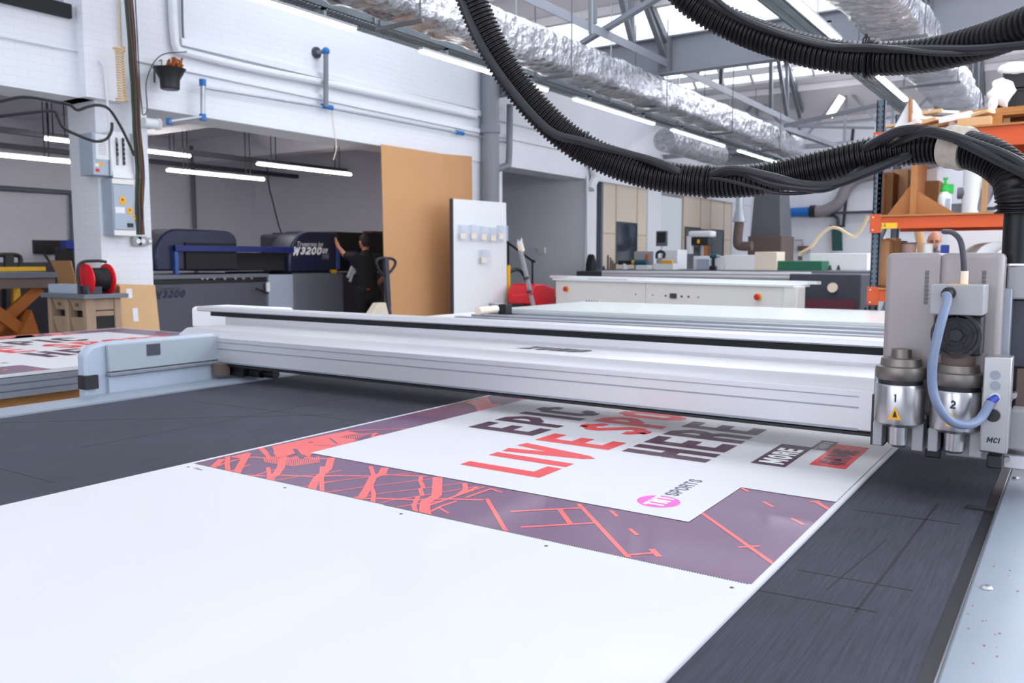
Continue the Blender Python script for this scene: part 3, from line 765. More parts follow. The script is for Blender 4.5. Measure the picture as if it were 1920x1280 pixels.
mb = MB(); mb.box(XW, XW+.15, a.y, b.y, b.z, a.z); part('body', mb, M['white'], t, .008)
for px in (219, 231):
    o = None
    mb = MB(); p0 = onx(px-3, 258, XW+.15); p1 = onx(px+3, 310, XW+.15); mb.box(XW+.15, XW+.156, p0.y, p1.y, p1.z, p0.z); o = part('breaker_row', mb, M['mid_grey'], t)
    for k in range(6):
        z = p1.z+(p0.z-p1.z)*(k+.1)/6
        mb = MB(); mb.box(XW+.156, XW+.17, p0.y+.004, p1.y-.004, z, z+(p0.z-p1.z)*.12); part('breaker', mb, M['black' if 1 < k < 5 or px > 225 else 'grey_plastic'], o)
mb = MB(); q = onx(230, 329, XW+.15); mb.box(XW+.15, XW+.17, a.y, b.y, q.z-.03, q.z+.03); part('ledge', mb, M['white'], t, .004)
t = thing('isolator_box', 'pale blue box with a printed sheet on the pillar corner', 'electrical box', onx(190, 330, XW))
a = onx(172, 247, XW+.12); b = onx(207, 330, XW+.12)
mb = MB(); mb.box(XW-.12, XW+.12, a.y-.0, b.y-.01, b.z, a.z); part('body', mb, M['machine_blue'], t, .006)
a2 = onx(178, 250, XW+.121); b2 = onx(205, 300, XW+.121)
mb = MB(); mb.box(XW+.12, XW+.122, a2.y, b2.y, b2.z, a2.z); o = part('printed_sheet', mb, M['paper'], t, label='white sheet with lines of text')
mb = MB()
for k in range(9): z = a2.z-.05-(a2.z-b2.z-.08)*k/9; mb.box(XW+.122, XW+.1225, a2.y+.03, b2.y-.03, z, z+.004)
part('printed_lines', mb, M['mid_grey'], o)
for px, py, m in ((182, 309, 'label_cream'), (190, 308, 'amber'), (183, 319, 'red')):
    mb = MB(); c = onx(px, py, XW+.121); mb.box(XW+.12, XW+.1225, c.y-.02, c.y+.02, c.z-.015, c.z+.015); part('sticker', mb, M[m], t)
for px, l in ((253, 'left'), (262, 'middle'), (275, 'right')):
    t = thing('socket_outlet', 'small grey socket below the cable bundle, the %s one' % l, 'socket', onx(px, 458, XW))
    c = onx(px, 452, XW); s = .05 if px < 270 else .035
    mb = MB(); mb.box(XW, XW+.05, c.y-s, c.y+s, c.z-s, c.z+s); part('box', mb, M['grey_plastic'], t, .006)
    mb = MB(); mb.cyl((XW+.05, c.y, c.z), (XW+.065, c.y, c.z), s*.5); part('knob', mb, M['white'], t)
mb = MB(); c = onx(272, 231, XW); mb.cyl(c+Vector((.05, -.05, 0)), c+Vector((.05, .1, 0)), .05); mb.cyl(c+Vector((.05, .1, 0)), c+Vector((.05, .13, 0)), .06); solo('pipe_stub', mb, M['white'], 'short white pipe stub beside the cable bundle', 'pipe')
# ================================================================== the cutting table in the foreground
TZ = .90
tb = thing('cutting_table', 'large flatbed cutting table with a grey felt bed in the foreground', 'cutting table', (-1.43, 1.6, 0))
mb = MB(); mb.box(-2.82, -.14, -1.2, 4.2, TZ-.012, TZ); part('felt_bed', mb, M['felt'], tb)
mb = MB()
random.seed(3)
for x0, y0, x1, y1, wd in [(-2.60, 1.83, -1.62, 1.90, .003), (-2.75, 1.25, -2.0, 1.92, .0025), (-2.05, 2.26, -1.75, 2.30, .002),
                           (-.36, 1.76, -.17, 1.775, .004), (-.39, 1.24, -.22, 1.255, .0035), (-.36, 1.36, -.19, 1.37, .003), (-.245, 1.24, -.225, 1.9, .004), (-.30, 1.3, -.27, 1.6, .002),
                           (-2.81, .95, -1.9, .97, .002), (-2.2, 1.2, -2.2, 2.2, .0015)]:
    mb = MB(); mb.bar((x0, y0, TZ+.0002), (x1, y1, TZ+.0002), wd, .0004); part('cut_mark', mb, M['black_matte'], tb, label='dark knife mark in the felt')
mb = MB(); mb.prism([(-2.82, TZ-.09), (-2.82, TZ+.006), (-2.845, TZ+.012), (-2.95, TZ+.012), (-2.975, TZ+.004), (-2.975, TZ-.09)], 'y', -1.2, 4.2); part('side_rail', mb, M['rail_blue'], tb)
mb = MB(); mb.prism([(-.119, TZ-.09), (-.119, TZ+.004), (-.115, TZ+.008), (-.02, TZ+.008), (.0, TZ+.003), (.03, TZ+.003), (.05, TZ+.008), (.20, TZ+.008), (.22, TZ), (.22, TZ-.09)], 'y', -1.2, 4.2); part('side_rail', mb, M['rail_blue'], tb)
mb = MB(); mb.box(-.14, -.121, -1.2, 4.2, TZ-.02, TZ+.001); part('edge_gap', mb, M['black'], tb, label='glossy black strip beside the felt')
mb = MB(); mb.box(-.121, -.119, -1.2, 4.2, TZ-.02, TZ+.006); part('edge_strip', mb, M['alu_bright'], tb)
mb = MB(); p = onz(1832, 953, TZ); mb.box(p.x-.018, -.121, p.y-.014, p.y+.012, TZ, TZ+.003); part('hold_down_tab', mb, M['black_matte'], tb)
for px, py in ((1850, 1103), (1905, 897)):
    c = onz(px, py, TZ+.008); mb = MB(); mb.lathe(c, (0, 0, 1), [(.0085, 0), (.0085, .0015), (.0055, .005), (.003, .005), (.0028, .003)], 20)
    part('screw', mb, M['alu_bright'], tb)
mb = MB(); random.seed(21)
for i in range(46):
    y = random.uniform(.75, 1.75); x = random.uniform(-.113, -.03)
    r = random.uniform(.0006, .0018); mb.ball((x, y, TZ+.0085), (r, r*random.uniform(.6, 1.8), r*.4), 6, 4)
o = part('sawdust_specks', mb, M['mdf'], tb); o['kind'] = 'stuff'
mb = MB(); mb.box(-2.95, .18, -1.15, 4.15, TZ-.12, TZ-.012); part('bed_frame', mb, M['grey_plastic'], tb)
for x in (-2.7, -.1):
    for y in (-.8, 1.6, 3.8):
        mb = MB(); mb.box(x-.06, x+.06, y-.06, y+.06, 0, TZ-.12); part('leg', mb, M['grey_plastic'], tb, .005)
# ------------------------------------------------------------------ poster artwork, drawn in the sheet's own plane (u along, v down)
Y0, X0 = 1.242, -1.79
def zs(o, s, pts): return [(o[0]+x/s, o[1]+y/s) for x, y in pts]
A_ = (340, 840); B_ = (600, 860); C_ = (340, 720); D_ = (820, 720); E_ = (1000, 900); F_ = (1200, 700)
SA, SB = 6.4, 5.053
STROKES = [
 (A_, SA, [(490,130),(345,262)], .03), (A_, SA, [(555,100),(550,200),(565,305)], .022), (A_, SA, [(800,60),(720,190),(650,330)], .032),
 (A_, SA, [(440,215),(490,190),(620,150),(800,110),(900,110),(1100,130),(1400,115),(1830,130)], .011),
 (A_, SA, [(560,295),(680,245),(830,195)], .008), (A_, SA, [(680,320),(1000,335),(1200,325),(1600,345),(1920,330)], .010),
 (A_, SA, [(780,365),(1060,270),(1250,235)], .007), (A_, SA, [(1225,110),(1190,240),(1130,320),(1075,350),(1055,425)], .034),
 (A_, SA, [(1040,230),(1062,350)], .018), (A_, SA, [(1090,395),(1400,340),(1700,310),(1920,265)], .007),
 (A_, SA, [(1800,115),(1760,250),(1640,350),(1590,420),(1550,540)], .034), (A_, SA, [(1690,220),(1680,330),(1692,560)], .018),
 (A_, SA, [(1320,485),(1600,440),(1920,385)], .007), (A_, SA, [(1700,535),(1920,505)], .007), (A_, SA, [(950,0),(1020,60),(1070,120)], .028),
 (B_, SB, [(480,70),(505,150),(480,250),(510,330),(498,440)], .018), (B_, SB, [(615,85),(590,140),(500,180),(450,280),(400,360),(240,400)], .034),
 (B_, SB, [(20,160),(480,165),(600,150),(1010,168)], .010), (B_, SB, [(30,225),(480,170),(870,135)], .006), (B_, SB, [(40,325),(430,265),(900,210),(1090,185)], .006),
 (B_, SB, [(430,355),(520,335),(950,285),(1350,230)], .006), (B_, SB, [(250,385),(500,375),(900,390),(1200,380),(1420,388),(1550,390)], .012),
 (B_, SB, [(500,440),(700,390),(1000,345),(1480,265)], .006), (B_, SB, [(640,475),(900,430),(1150,400),(1560,265)], .007),
 (B_, SB, [(960,160),(950,210),(980,270),(950,290),(970,350)], .018), (B_, SB, [(930,355),(890,440),(905,500),(850,525)], .018),
 (B_, SB, [(1115,175),(1105,350),(1000,410),(990,480),(1012,570)], .040), (B_, SB, [(1040,440),(1200,385),(1350,330),(1500,265)], .011),
 (B_, SB, [(1370,230),(1380,290),(1310,345)], .014), (B_, SB, [(1050,500),(1150,450),(1300,400)], .009), (B_, SB, [(1380,370),(1620,285),(1720,320)], .009),
 (B_, SB, [(1120,460),(1220,520)], .007), (B_, SB, [(1580,380),(1790,735)], .016),
 (E_, 4, [(340,180),(756,628)], .017), (D_, 4, [(548,957),(1088,929)], .010), (D_, 4, [(625,1075),(1180,1042)], .010), (D_, 4, [(915,938),(1000,1052)], .013),
 (E_, 4, [(580,230),(632,274)], .015), (E_, 4, [(722,365),(780,415)], .015), (E_, 4, [(718,562),(905,548)], .009), (E_, 4, [(885,518),(945,577)], .014),
 (E_, 4, [(1262,246),(1810,636)], .016), (E_, 4, [(1538,505),(1700,495)], .009),
 (F_, 4, [(925,962),(1000,1003)], .015), (F_, 4, [(1138,1088),(1228,1136)], .015), (F_, 4, [(765,860),(812,887)], .015), (F_, 4, [(1270,966),(1350,960)], .009), (F_, 4, [(1310,958),(1428,1027)], .013),
 (C_, 4, [(1230,352),(1720,333)], .010), (C_, 4, [(1180,380),(1480,372)], .012), (C_, 4, [(1460,365),(1430,395)], .012), (C_, 4, [(1090,430),(1320,440),(1500,380)], .02)]
for k in range(30): STROKES.append((C_, 4, [(620+k*14, 545+8*math.sin(k)), (628+k*14, 618-abs(k-15)*2.0)], .0035))
for k in range(16): STROKES.append((C_, 4, [(1150+k*16, 400-k*2), (1156+k*16, 470-k*6)], .004))
BLOBS = [(C_, 4, [(680,468),(1100,380),(1240,352),(1330,370),(1180,400),(1330,420),(1180,470),(975,527),(960,545),(860,520),(760,550),(690,548),(694,500)]),
         (A_, SA, [(590,108),(812,52),(800,80),(730,128),(650,120)]),
         (D_, 4, [(208,136),(375,96),(412,150),(490,150),(430,182),(305,204),(285,166)]), (D_, 4, [(615,108),(660,98),(660,116),(625,122)])]
DARKS = [(C_, 4, [(955,438),(990,438)], .012), (C_, 4, [(850,488),(905,560)], .012), (C_, 4, [(1110,405),(1170,450)], .006), (C_, 4, [(1000,462),(1160,462)], .004), (C_, 4, [(650,480),(690,545)], .012)]
def uvp(o, s, pts):
    r = []
    for x, y in zs(o, s, pts):
        p = onz(x, y, TZ+.006); r.append((p.y-Y0, p.x-X0))
    return r
ART = {'st': [(uvp(o, s, p), w_) for o, s, p, w_ in STROKES], 'bl': [uvp(o, s, p) for o, s, p in BLOBS], 'dk': [(uvp(o, s, p), w_) for o, s, p, w_ in DARKS]}
def artwork(parent, xt, y0, z, k, L, simple=False):
    """poster print on a sheet whose top edge is at x=xt, left edge at y=y0, scale k, length L (unscaled)"""
    W = 1.393
    P = lambda u, v, l: Vector((xt+v*k, y0+u*k, z+l*.0003))
    def poly(mb, pts, l): mb.poly([P(u, v, l) for u, v in pts])
    mb = MB(); poly(mb, [(0, .014), (L-.02, .014), (L-.02, W), (0, W)], 1); part('plum_border', mb, M['plum'], parent, recalc=False)
    mb = MB()
    li = 0
    for pts, w_ in ART['st']:
        for q in stroke_quads(pts, w_*(.55 if w_ > .014 else .8)):
            c = clip_poly(q, 0.0005, L-.02, .014, W); li += 1
            if c: poly(mb, c, 1.8+li*.004)
    for pts in ART['bl']:
        c = [(min(max(u, 0), L), min(max(v, .014), W)) for u, v in pts]; poly(mb, c, 2.8)
    c = [(L-.5, .014), (L-.35, .014), (L-.38, .09), (L-.30, .10), (L-.36, .17), (L-.46, .17), (L-.43, .08)]; poly(mb, c, 2.8)
    c = [(.95, .014), (1.15, .014), (1.10, .17), (.98, .17)]; poly(mb, c, 2.8) if simple else None
    part('coral_pattern', mb, M['red_print'], parent, recalc=False)
    mb = MB()
    for pts, w_ in ART['dk']:
        for q in stroke_quads(pts, w_): poly(mb, q, 3.2)
    part('pattern_plum_strokes', mb, M['plum'], parent, recalc=False)  # thin plum strokes printed over the coral shapes
    mb = MB(); poly(mb, [(.236, .168), (L-.2, .168), (L-.2, W), (.53, W), (.53, 1.195), (.236, 1.195)], 4)
    part('white_field', mb, M['board'], parent, recalc=False)
    U = Vector((0, 1, 0)); V = Vector((-1, 0, 0)); h = .227*k
    def row(name, mk, base, letters):
        mb = MB()
        for ch, u, wr in letters: write(mb, ch, P(u, base, 5), U, V, h, wr=wr, t=.178)
        part(name, mb, M[mk], parent, recalc=False)
    row('heading_epic', 'plum_dark', .528, [('E', .730, .467), ('P', .866, .467), ('I', 1.000, .2), ('C', 1.066, .467)])
    row('heading_live', 'red_text', .788, [('L', .352, .45), ('I', .471, .2), ('V', .527, .52), ('E', .691, .46)])
    row('heading_sport', 'red_text', .788, [('S', .896, .467), ('P', 1.025, .467), ('O', 1.152, .467), ('R', 1.277, .467), ('T', 1.398, .467)])
    row('heading_here', 'plum_dark', 1.048, [('H', .700, .467), ('E', .831, .44), ('R', .957, .467), ('E', 1.089, .44)])
    mb = MB(); poly(mb, [(.762, 1.139), (1.02, 1.139), (1.02, 1.222), (.762, 1.222)], 5); a = part('more_box', mb, M['plum_dark'], parent, recalc=False)
    mb = MB(); write(mb, 'MORE', P(.785, 1.211, 6), U, V, .060*k, wr=.62, t=.22, gap=.14); part('more_lettering', mb, M['paper_white'], a, recalc=False)
    mb = MB(); poly(mb, [(1.0, 1.218), (1.125, 1.218), (1.125, 1.262), (1.0, 1.262)], 5.5); a = part('than_a_box', mb, M['plum_dark'], parent, recalc=False)
    mb = MB(); write(mb, 'THAN A', P(1.008, 1.254, 6.2), U, V, .028*k, wr=.5, t=.18, gap=.13); part('than_a_lettering', mb, M['paper_white'], a, recalc=False)
    mb = MB(); poly(mb, [(.824, 1.262), (1.098, 1.262), (1.098, 1.346), (.824, 1.346)], 5); a = part('game_box', mb, M['red_text'], parent, recalc=False)
    mb = MB(); write(mb, 'GAME', P(.853, 1.334, 6), U, V, .060*k, wr=.62, t=.24, gap=.14); part('game_lettering', mb, M['plum_dark'], a, recalc=False)
    cu, cv, r = .330, 1.091, .044
    mb = MB(); mb.poly([P(cu+r*math.cos(t*math.pi/20), cv+r*math.sin(t*math.pi/20), 5) for t in range(40)]); a = part('logo_disc', mb, M['pink'], parent, recalc=False)
    mb = MB(); write(mb, 'TNT', P(cu-.034, cv+.022, 6), U, V, .042*k, wr=.5, t=.2, gap=.08, widths={'T': .5, 'N': .55})
    part('logo_lettering', mb, M['paper_white'], a, recalc=False)
    mb = MB(); write(mb, 'SPORTS', P(.385, 1.108, 5), U, V, .031*k, wr=.68, t=.17, gap=.16); part('logo_name', mb, M['navy_ink'], parent, recalc=False)
bd = thing('printed_board', 'big white board with the plum and coral poster printed on it, on the felt', 'printed board', (-1.09, 1.4, TZ))
mb = MB(); mb.box(-1.79, -.388, -.9, 3.42, TZ+.0005, TZ+.006); part('sheet', mb, M['board'], bd)
mb = MB(); mb.box(-.3879, -.3860, -.9, 3.42, TZ+.0005, TZ+.0055); part('cut_edge', mb, M['board_edge'], bd)
artwork(bd, X0, Y0, TZ+.006, 1, 2.10)
mb = MB()
for px, py in ((534, 914), (752, 963), (1024, 1023), (1372, 1101), (353, 875)):
    c = onz(px, py, TZ+.0063); mb.poly([(c.x+.0035*math.cos(a*math.pi/8), c.y+.0035*math.sin(a*math.pi/8), TZ+.0064) for a in range(16)])
for (px, py), (qx, qy) in (((363, 877), (372, 880)), ((368, 876), (377, 881)), ((1560, 938), (1567, 941)), ((372, 879), (380, 881))):
    mb.bar(onz(px, py, TZ+.0063), onz(qx, qy, TZ+.0063), .0015, .0003)
part('registration_marks', mb, M['black_ink'], bd)
mb = MB(); y = -.0
n = 170
for i in range(n):
    x = -1.15+(.75)*i/n; mb.box(x, x+.0022, 1.2395, 1.2412, TZ+.006, TZ+.0066)
part('perforated_cut_line', mb, M['black_ink'], bd)
# ------------------------------------------------------------------ second printed sheet on its own table to the left
Z2 = .93
pc = onz(262, 617, Z2); pn = onz(0, 703, Z2)
X2n = pn.x; X2f = onz(0, 631, Z2).x; K2 = (X2n-X2f)/1.40
Y2f = pc.y; L2 = 2.1
Y20 = onz(95, 692, Z2).y-.53*K2
t2 = thing('printed_board', 'second copy of the poster lying on a timber trolley at the far left', 'printed board', ((X2n+X2f)/2, Y20+1, Z2-.01))
L2 = (Y2f-Y20)/K2+.01
mb = MB(); mb.box(X2f, X2n, Y20-.02, Y2f, Z2-.012, Z2); part('sheet', mb, M['board'], t2)
artwork(t2, X2f, Y20, Z2, K2, L2, True)
tt = thing('timber_trolley', 'low trolley with grey edging and timber bearers carrying the second poster sheet', 'trolley', ((X2n+X2f)/2, Y20+1, 0))
mb = MB(); mb.box(X2f+.02, X2n-.01, Y20-.6, Y2f-.02, Z2-.10, Z2-.013); part('board_stack', mb, M['alu_dark'], tt)
for k in range(3):
    mb = MB(); mb.box(X2n-.012, X2n-.002, Y20-.6, Y2f-.02, Z2-.04-k*.03, Z2-.016-k*.03); part('edge_strip', mb, M['steel_light'], tt)
mb = MB(); mb.box(X2f+.1, X2n-.05, Y20-.6, Y2f-.05, Z2-.17, Z2-.10); part('deck', mb, M['pallet'], tt)
for y in (Y20-.5, Y20+.9, Y2f-.5):
    mb = MB(); mb.box(X2f+.1, X2n-.08, y, y+.1, Z2-.30, Z2-.17); part('bearer', mb, M['pallet'], tt)
    for x in (X2f+.15, X2n-.25):
        mb = MB(); mb.box(x, x+.09, y, y+.09, .0, Z2-.30); part('leg', mb, M['dark_grey'], tt)
# ------------------------------------------------------------------ the travelling beam
gt = thing('gantry_beam', 'long pale grey travelling beam crossing above the cutting table', 'gantry', (-1.5, 2.4, .96))
GX0, GX1 = -3.24, .16
mb = MB(); mb.prism([(2.235, .968), (2.215, .975), (2.215, 1.077), (2.222, 1.083), (2.252, 1.103), (2.262, 1.106), (2.55, 1.106), (2.55, 1.06), (2.32, 1.04), (2.27, .968)], 'x', GX0, GX1); part('front_beam', mb, M['alu'], gt, .002)
mb = MB(); mb.box(GX0+.02, -.45, 2.2135, 2.216, 1.058, 1.061); mb.box(GX0+.02, -.45, 2.2135, 2.216, 1.030, 1.034); mb.box(GX0+.02, -.45, 2.2125, 2.216, .974, .980); part('face_grooves', mb, M['alu_dark'], gt)
mb = MB(); mb.box(GX0+.1, GX1, 2.225, 2.268, .960, .968); part('under_channel', mb, M['black'], gt)
mb = MB(); mb.prism([(2.551, 1.06), (2.551, 1.131), (2.62, 1.131), (2.62, 1.06)], 'x', GX0-.12, GX1); part('rear_beam', mb, M['alu'], gt)
mb = MB(); mb.prism([(2.565, 1.131), (2.565, 1.154), (2.61, 1.154), (2.61, 1.131)], 'x', GX0-.25, GX1); part('cable_slot', mb, M['black_matte'], gt)
mb = MB(); mb.prism([(2.545, 1.153), (2.538, 1.158), (2.541, 1.171), (2.552, 1.176), (2.61, 1.176), (2.62, 1.170), (2.62, 1.153)], 'x', GX0-.32, GX1); part('top_rail', mb, M['alu'], gt)
mb = MB(); e0 = ony(298, 592, 2.9); mb.prism([(2.72, 1.05), (2.72, 1.150), (2.74, 1.158), (2.95, 1.158), (2.95, 1.05)], 'x', GX0-.62, GX0-.1); part('end_cover', mb, M['white'], gt, .01)
p = onz(908, 662, 1.1062); mb = MB(); write(mb, 'ZUND', (p.x, 2.335, 1.1067), (1, 0, 0), (0, 1, 0), .085, wr=.62, t=.26, gap=.1, slant=.25); part('maker_lettering', mb, M['black_ink'], gt, recalc=False)
mb = MB(); q = onz(968, 661, 1.1062); mb.poly([(q.x, 2.33, 1.1067), (q.x+.09, 2.39, 1.1067), (q.x+.06, 2.40, 1.1067), (q.x-.01, 2.345, 1.1067)]); part('maker_flash', mb, M['red_text'], gt, recalc=False)
# carriage at the left end
cg = thing('gantry_carriage', 'pale blue grey end carriage of the beam beside the left rail', 'carriage', (-2.96, 1.95, .5))
mb = MB(); mb.prism([(1.66, .45), (1.66, 1.055), (1.69, 1.085), (1.75, 1.095), (2.22, 1.095), (2.22, .45)], 'x', -3.05, -2.995); part('end_housing', mb, M['machine_blue'], cg, .01)
mb = MB(); mb.box(-2.995, -2.975, 1.74, 2.24, .985, 1.088); part('upper_panel', mb, mat('pale_grey_green_enamel', srgb(158, 168, 176), .45), cg, .004)
mb = MB(); mb.box(-2.995, -2.962, 1.735, 2.28, .970, .983); part('ledge', mb, M['steel_light'], cg, .003)
mb = MB(); mb.box(-2.996, -2.980, 1.74, 2.3, .45, .970); part('lower_panel', mb, M['machine_blue'], cg)
mb = MB(); c = onx(288, 655, -2.974); mb.box(-2.976, -2.972, c.y-.028, c.y+.028, c.z-.022, c.z+.022); part('switch_window', mb, M['dark_grey'], cg)
mb = MB(); c = onx(180, 706, -2.99); mb.box(-3.03, -2.98, 1.65, 1.70, .93, .98); part('bumper', mb, M['black'], cg)
mb = MB(); mb.box(-2.972, -2.86, 2.25, 2.30, .918, .98); part('guide_bracket', mb, M['black'], cg)
mb = MB(); mb.box(-2.965, -2.92, 2.18, 2.23, .925, .975); part('guide_block', mb, M['brown_metal'], cg)
mb = MB(); mb.cyl((-2.88, 2.30, .935), (-2.80, 2.30, .935), .022); mb.cyl((-2.80, 2.32, .93), (-2.74, 2.32, .93), .018); part('guide_roller', mb, M['black'], cg)
mb = MB(); c = ony(355, 660, 2.213); mb.poly([(c.x-.03, 2.2125, c.z-.016), (c.x+.03, 2.2125, c.z-.016), (c.x, 2.2125, c.z+.03)]); part('warning_triangle', mb, M['amber'], gt, recalc=False)
# ------------------------------------------------------------------ the tool head
HY = 1.97
def hp(px, py, Y=HY): return ony(px, py, Y)
hd = thing('tool_unit', 'grey twin cutting unit on the beam at the right with blue grey air tube', 'cutting head', (-.27, 2.05, .9))
def xz(px0, py0, px1, py1, Y):
    a = ony(px0, py0, Y); b = ony(px1, py1, Y); return a.x, b.x, min(a.z, b.z), max(a.z, b.z)
def hbox(name, r, Y, d, m, bev=.003, par=None, label=None):
    x0, x1, z0, z1 = xz(*r, Y); mb = MB(); mb.box(x0, x1, Y, Y+d, z0, z1); return part(name, mb, M[m], par or hd, bev, label)
M['knurl'] = mat('worn_brown_steel', srgb(128, 122, 116), .42, .7, var=.15, vscale=40)
HM = mat('head_grey_enamel', srgb(158, 150, 150), .42, .1, var=.03); M['head'] = HM
hbox('module_cover', (1662, 474, 1752, 780), HY, .16, 'head', .011)
hbox('module_cover', (1764, 474, 1866, 800), HY, .16, 'head', .011)
for px in (1739, 1846):
    mb = MB()
    for k in range(26):
        z = ony(px, 508+k*2.45, HY).z; a = ony(px-4, 500, HY).x; b = ony(px+4, 500, HY).x
        mb.box(a, b, HY-.0006, HY, z-.0008, z+.0005)
    part('vent_slots', mb, M['black'], hd)
hbox('back_plate', (1640, 690, 1890, 820), 2.14, .06, 'alu_dark')
hbox('divider', (1750, 500, 1764, 860), HY+.03, .10, 'black')
hbox('side_plate', (1866, 540, 1884, 800), HY+.05, .09, 'alu_dark')
# clamp on the left of the head
mb = MB(); a = hp(1642, 735, 2.12); b = hp(1662, 830, 2.12); mb.box(a.x, b.x, 2.08, 2.2, b.z, a.z); part('beam_clamp', mb, M['black'], hd)
mb = MB(); mb.bar(hp(1642, 748, 2.07), hp(1655, 722, 2.07), .02, .004); mb.bar(hp(1647, 700, 2.07), hp(1662, 676, 2.07), .02, .004); mb.box(hp(1642, 748, 2.07).x, hp(1650, 748, 2.07).x, 2.06, 2.075, hp(1642, 825, 2.07).z, hp(1642, 748, 2.07).z); part('clamp_plate', mb, M['alu_bright'], hd)
def tool(cx, top, n, Yc=1.925):
    """one round tool body: cx centre px, top py of its collar"""
    c = ony(cx, top, Yc); s = 1
    z = lambda py: ony(cx, py, Yc).z
    X = c.x; r = .0485
    mb = MB(); mb.lathe((X, Yc, 0), (0, 0, 1), [(r*.40, z(top-18)), (r*.42, z(top-2)), (r*.80, z(top-1)), (r*.84, z(top+12)), (r*1.0, z(top+14)), (r*1.03, z(top+20)), (r*1.03, z(top+32)), (r*.94, z(top+38))][::-1], 36)
    part('collar', mb, M['knurl'], hd, label='knurled collar')
    mb = MB(); mb.lathe((X, Yc, 0), (0, 0, 1), [(r*.90, z(top+48)), (r*.90, z(top+36))], 36); part('seal_ring', mb, M['black'], hd)
    mb = MB(); mb.lathe((X, Yc, 0), (0, 0, 1), [(r*.70, z(top+125)), (r*.98, z(top+118)), (r, z(top+112)), (r, z(top+50)), (r*.97, z(top+46)), (r*.5, z(top+46))], 40); part('tool_body', mb, M['alu_bright'], hd)
    mb = MB(); mb.lathe((X, Yc, 0), (0, 0, 1), [(r*.30, z(top+165)), (r*.40, z(top+160)), (r*.42, z(top+124))], 24); part('tool_nozzle', mb, M['alu_bright'], hd)
    mb = MB(); mb.box(X-r*1.0, X-r*.62, Yc-.01, Yc+.04, z(top+166), z(top+122)); part('tool_bracket', mb, M['grey_plastic'], hd, .002); mb = MB(); mb.box(X+r*.55, X+r*1.0, Yc, Yc+.05, z(top+170), z(top+118)); part('tool_bracket', mb, M['grey_plastic'], hd, .002)
    y = Yc-r*1.012; zz = z(top+98); q = .013
    mb = MB(); mb.poly([(X-q, y, zz-q*.9), (X+q, y, zz-q*.9), (X, y, zz+q*1.2)]); o = part('warning_triangle', mb, M['amber'], hd, recalc=False)
    mb = MB(); mb.poly([(X-q*.3, y-.0006, zz-q*.5), (X+q*.35, y-.0006, zz-q*.5), (X+q*.1, y-.0008, zz+q*.5), (X-q*.1, y-.0008, zz+q*.4)]); part('warning_symbol', mb, M['black_ink'], o, recalc=False)
    mb = MB(); write(mb, str(n), (X-.006, y, z(top+76)), (1, 0, 0), (0, 0, 1), .017, wr=.6, t=.2); part('tool_number', mb, M['dark_grey'], hd, recalc=False)
tool(1690, 672, 1); tool(1797, 684, 2)
mb = MB(); a = ony(1691, 672, 1.925); mb.cyl((a.x, 1.925, a.z), (a.x, 1.925, ony(1691, 655, 1.925).z), .014); part('top_knob', mb, M['black'], hd)
# connector box, fan, air block
x0, x1, z0, z1 = xz(1745, 533, 1842, 592, 1.86)
mb = MB(); mb.box(x0, x1, 1.86, 1.97, z0, z1); part('connector_box', mb, M['grey_plastic'], hd, .002)
cb_ = ony(1780, 549, 1.86)
mb = MB(); mb.lathe(cb_, (-.15, -1, -.15), [(.0125, 0), (.0125, .008), (.010, .009), (.011, .012), (.010, .014), (.011, .017), (.0095, .02)], 20); part('cable_gland', mb, M['black'], hd)
mb = MB(); mb.box(x0+.03, x1-.03, 1.875, 1.93, z1, z1+.0006); part('yellow_label', mb, M['amber'], hd)
mb = MB(); c = ony(1808, 527, 1.9); mb.cyl(c-Vector((0, 0, .006)), c+Vector((0, 0, .02)), .007); part('cable_plug', mb, M['label_cream'], hd)
x0, x1, z0, z1 = xz(1752, 592, 1838, 668, 1.90)
mb = MB(); mb.box(x0, x1, 1.90, 1.97, z0, z1); part('motor_block', mb, M['black'], hd, .004)
fc = ony(1793, 628, 1.895)
mb = MB()
for k in range(48): pass
mb.lathe(fc+Vector((0, .004, 0)), (0, -1, 0), [(.046, 0), (.046, .012), (.040, .012), (.040, .004)], 36, caps=False)
for rr in (.016, .026, .034): mb.lathe(fc+Vector((0, .004, 0)), (0, -1, 0), [(rr, .010), (rr+.0018, .010), (rr+.0018, .012), (rr, .012), (rr, .010)], 36, caps=False)
for k in range(5):
    a = k*2*math.pi/5; mb.bar(fc+Vector((.012*math.cos(a), -.007, .012*math.sin(a))), fc+Vector((.042*math.cos(a+.3), -.007, .042*math.sin(a+.3))), .002, .002, up=(0, 1, 0))
mb.cyl(fc, fc+Vector((0, -.008, 0)), .012)
part('fan_guard', mb, M['black'], hd)
mb = MB(); mb.lathe(ony(1797, 676, 1.925), (0, 0, 1), [(.030, -.012), (.032, .0), (.032, .014), (.036, .02)], 24); part('spindle_neck', mb, M['brown_metal'], hd)
x0, x1, z0, z1 = xz(1845, 668, 1888, 852, 1.88)
mb = MB(); mb.box(x0, x1, 1.88, 1.94, z0, z1); ab = part('air_block', mb, M['alu_bright'], hd, .003)
for py, m in ((703, 'alu_dark'), (723, 'alu_dark'), (745, 'alu')):
    c = ony(1866, py, 1.88); mb = MB(); mb.lathe(c, (0, -1, 0), [(.0095, 0), (.0095, .003), (.006, .003), (.006, .0005)], 20, caps=False); mb.cyl(c, c+Vector((0, -.0015, 0)), .006); part('air_port', mb, M[m], ab)
c = ony(1862, 778, 1.88); mb = MB(); mb.cyl(c, c+Vector((0, -.008, 0)), .0125, seg=24); part('knob', mb, M['black'], ab)
mb = MB(); c = ony(1849, 829, 1.879); write(mb, 'MCI', c, (1, 0, 0), (0, 0, 1), .011, wr=.65, t=.22, slant=.2); part('block_lettering', mb, M['black_ink'], ab, recalc=False)
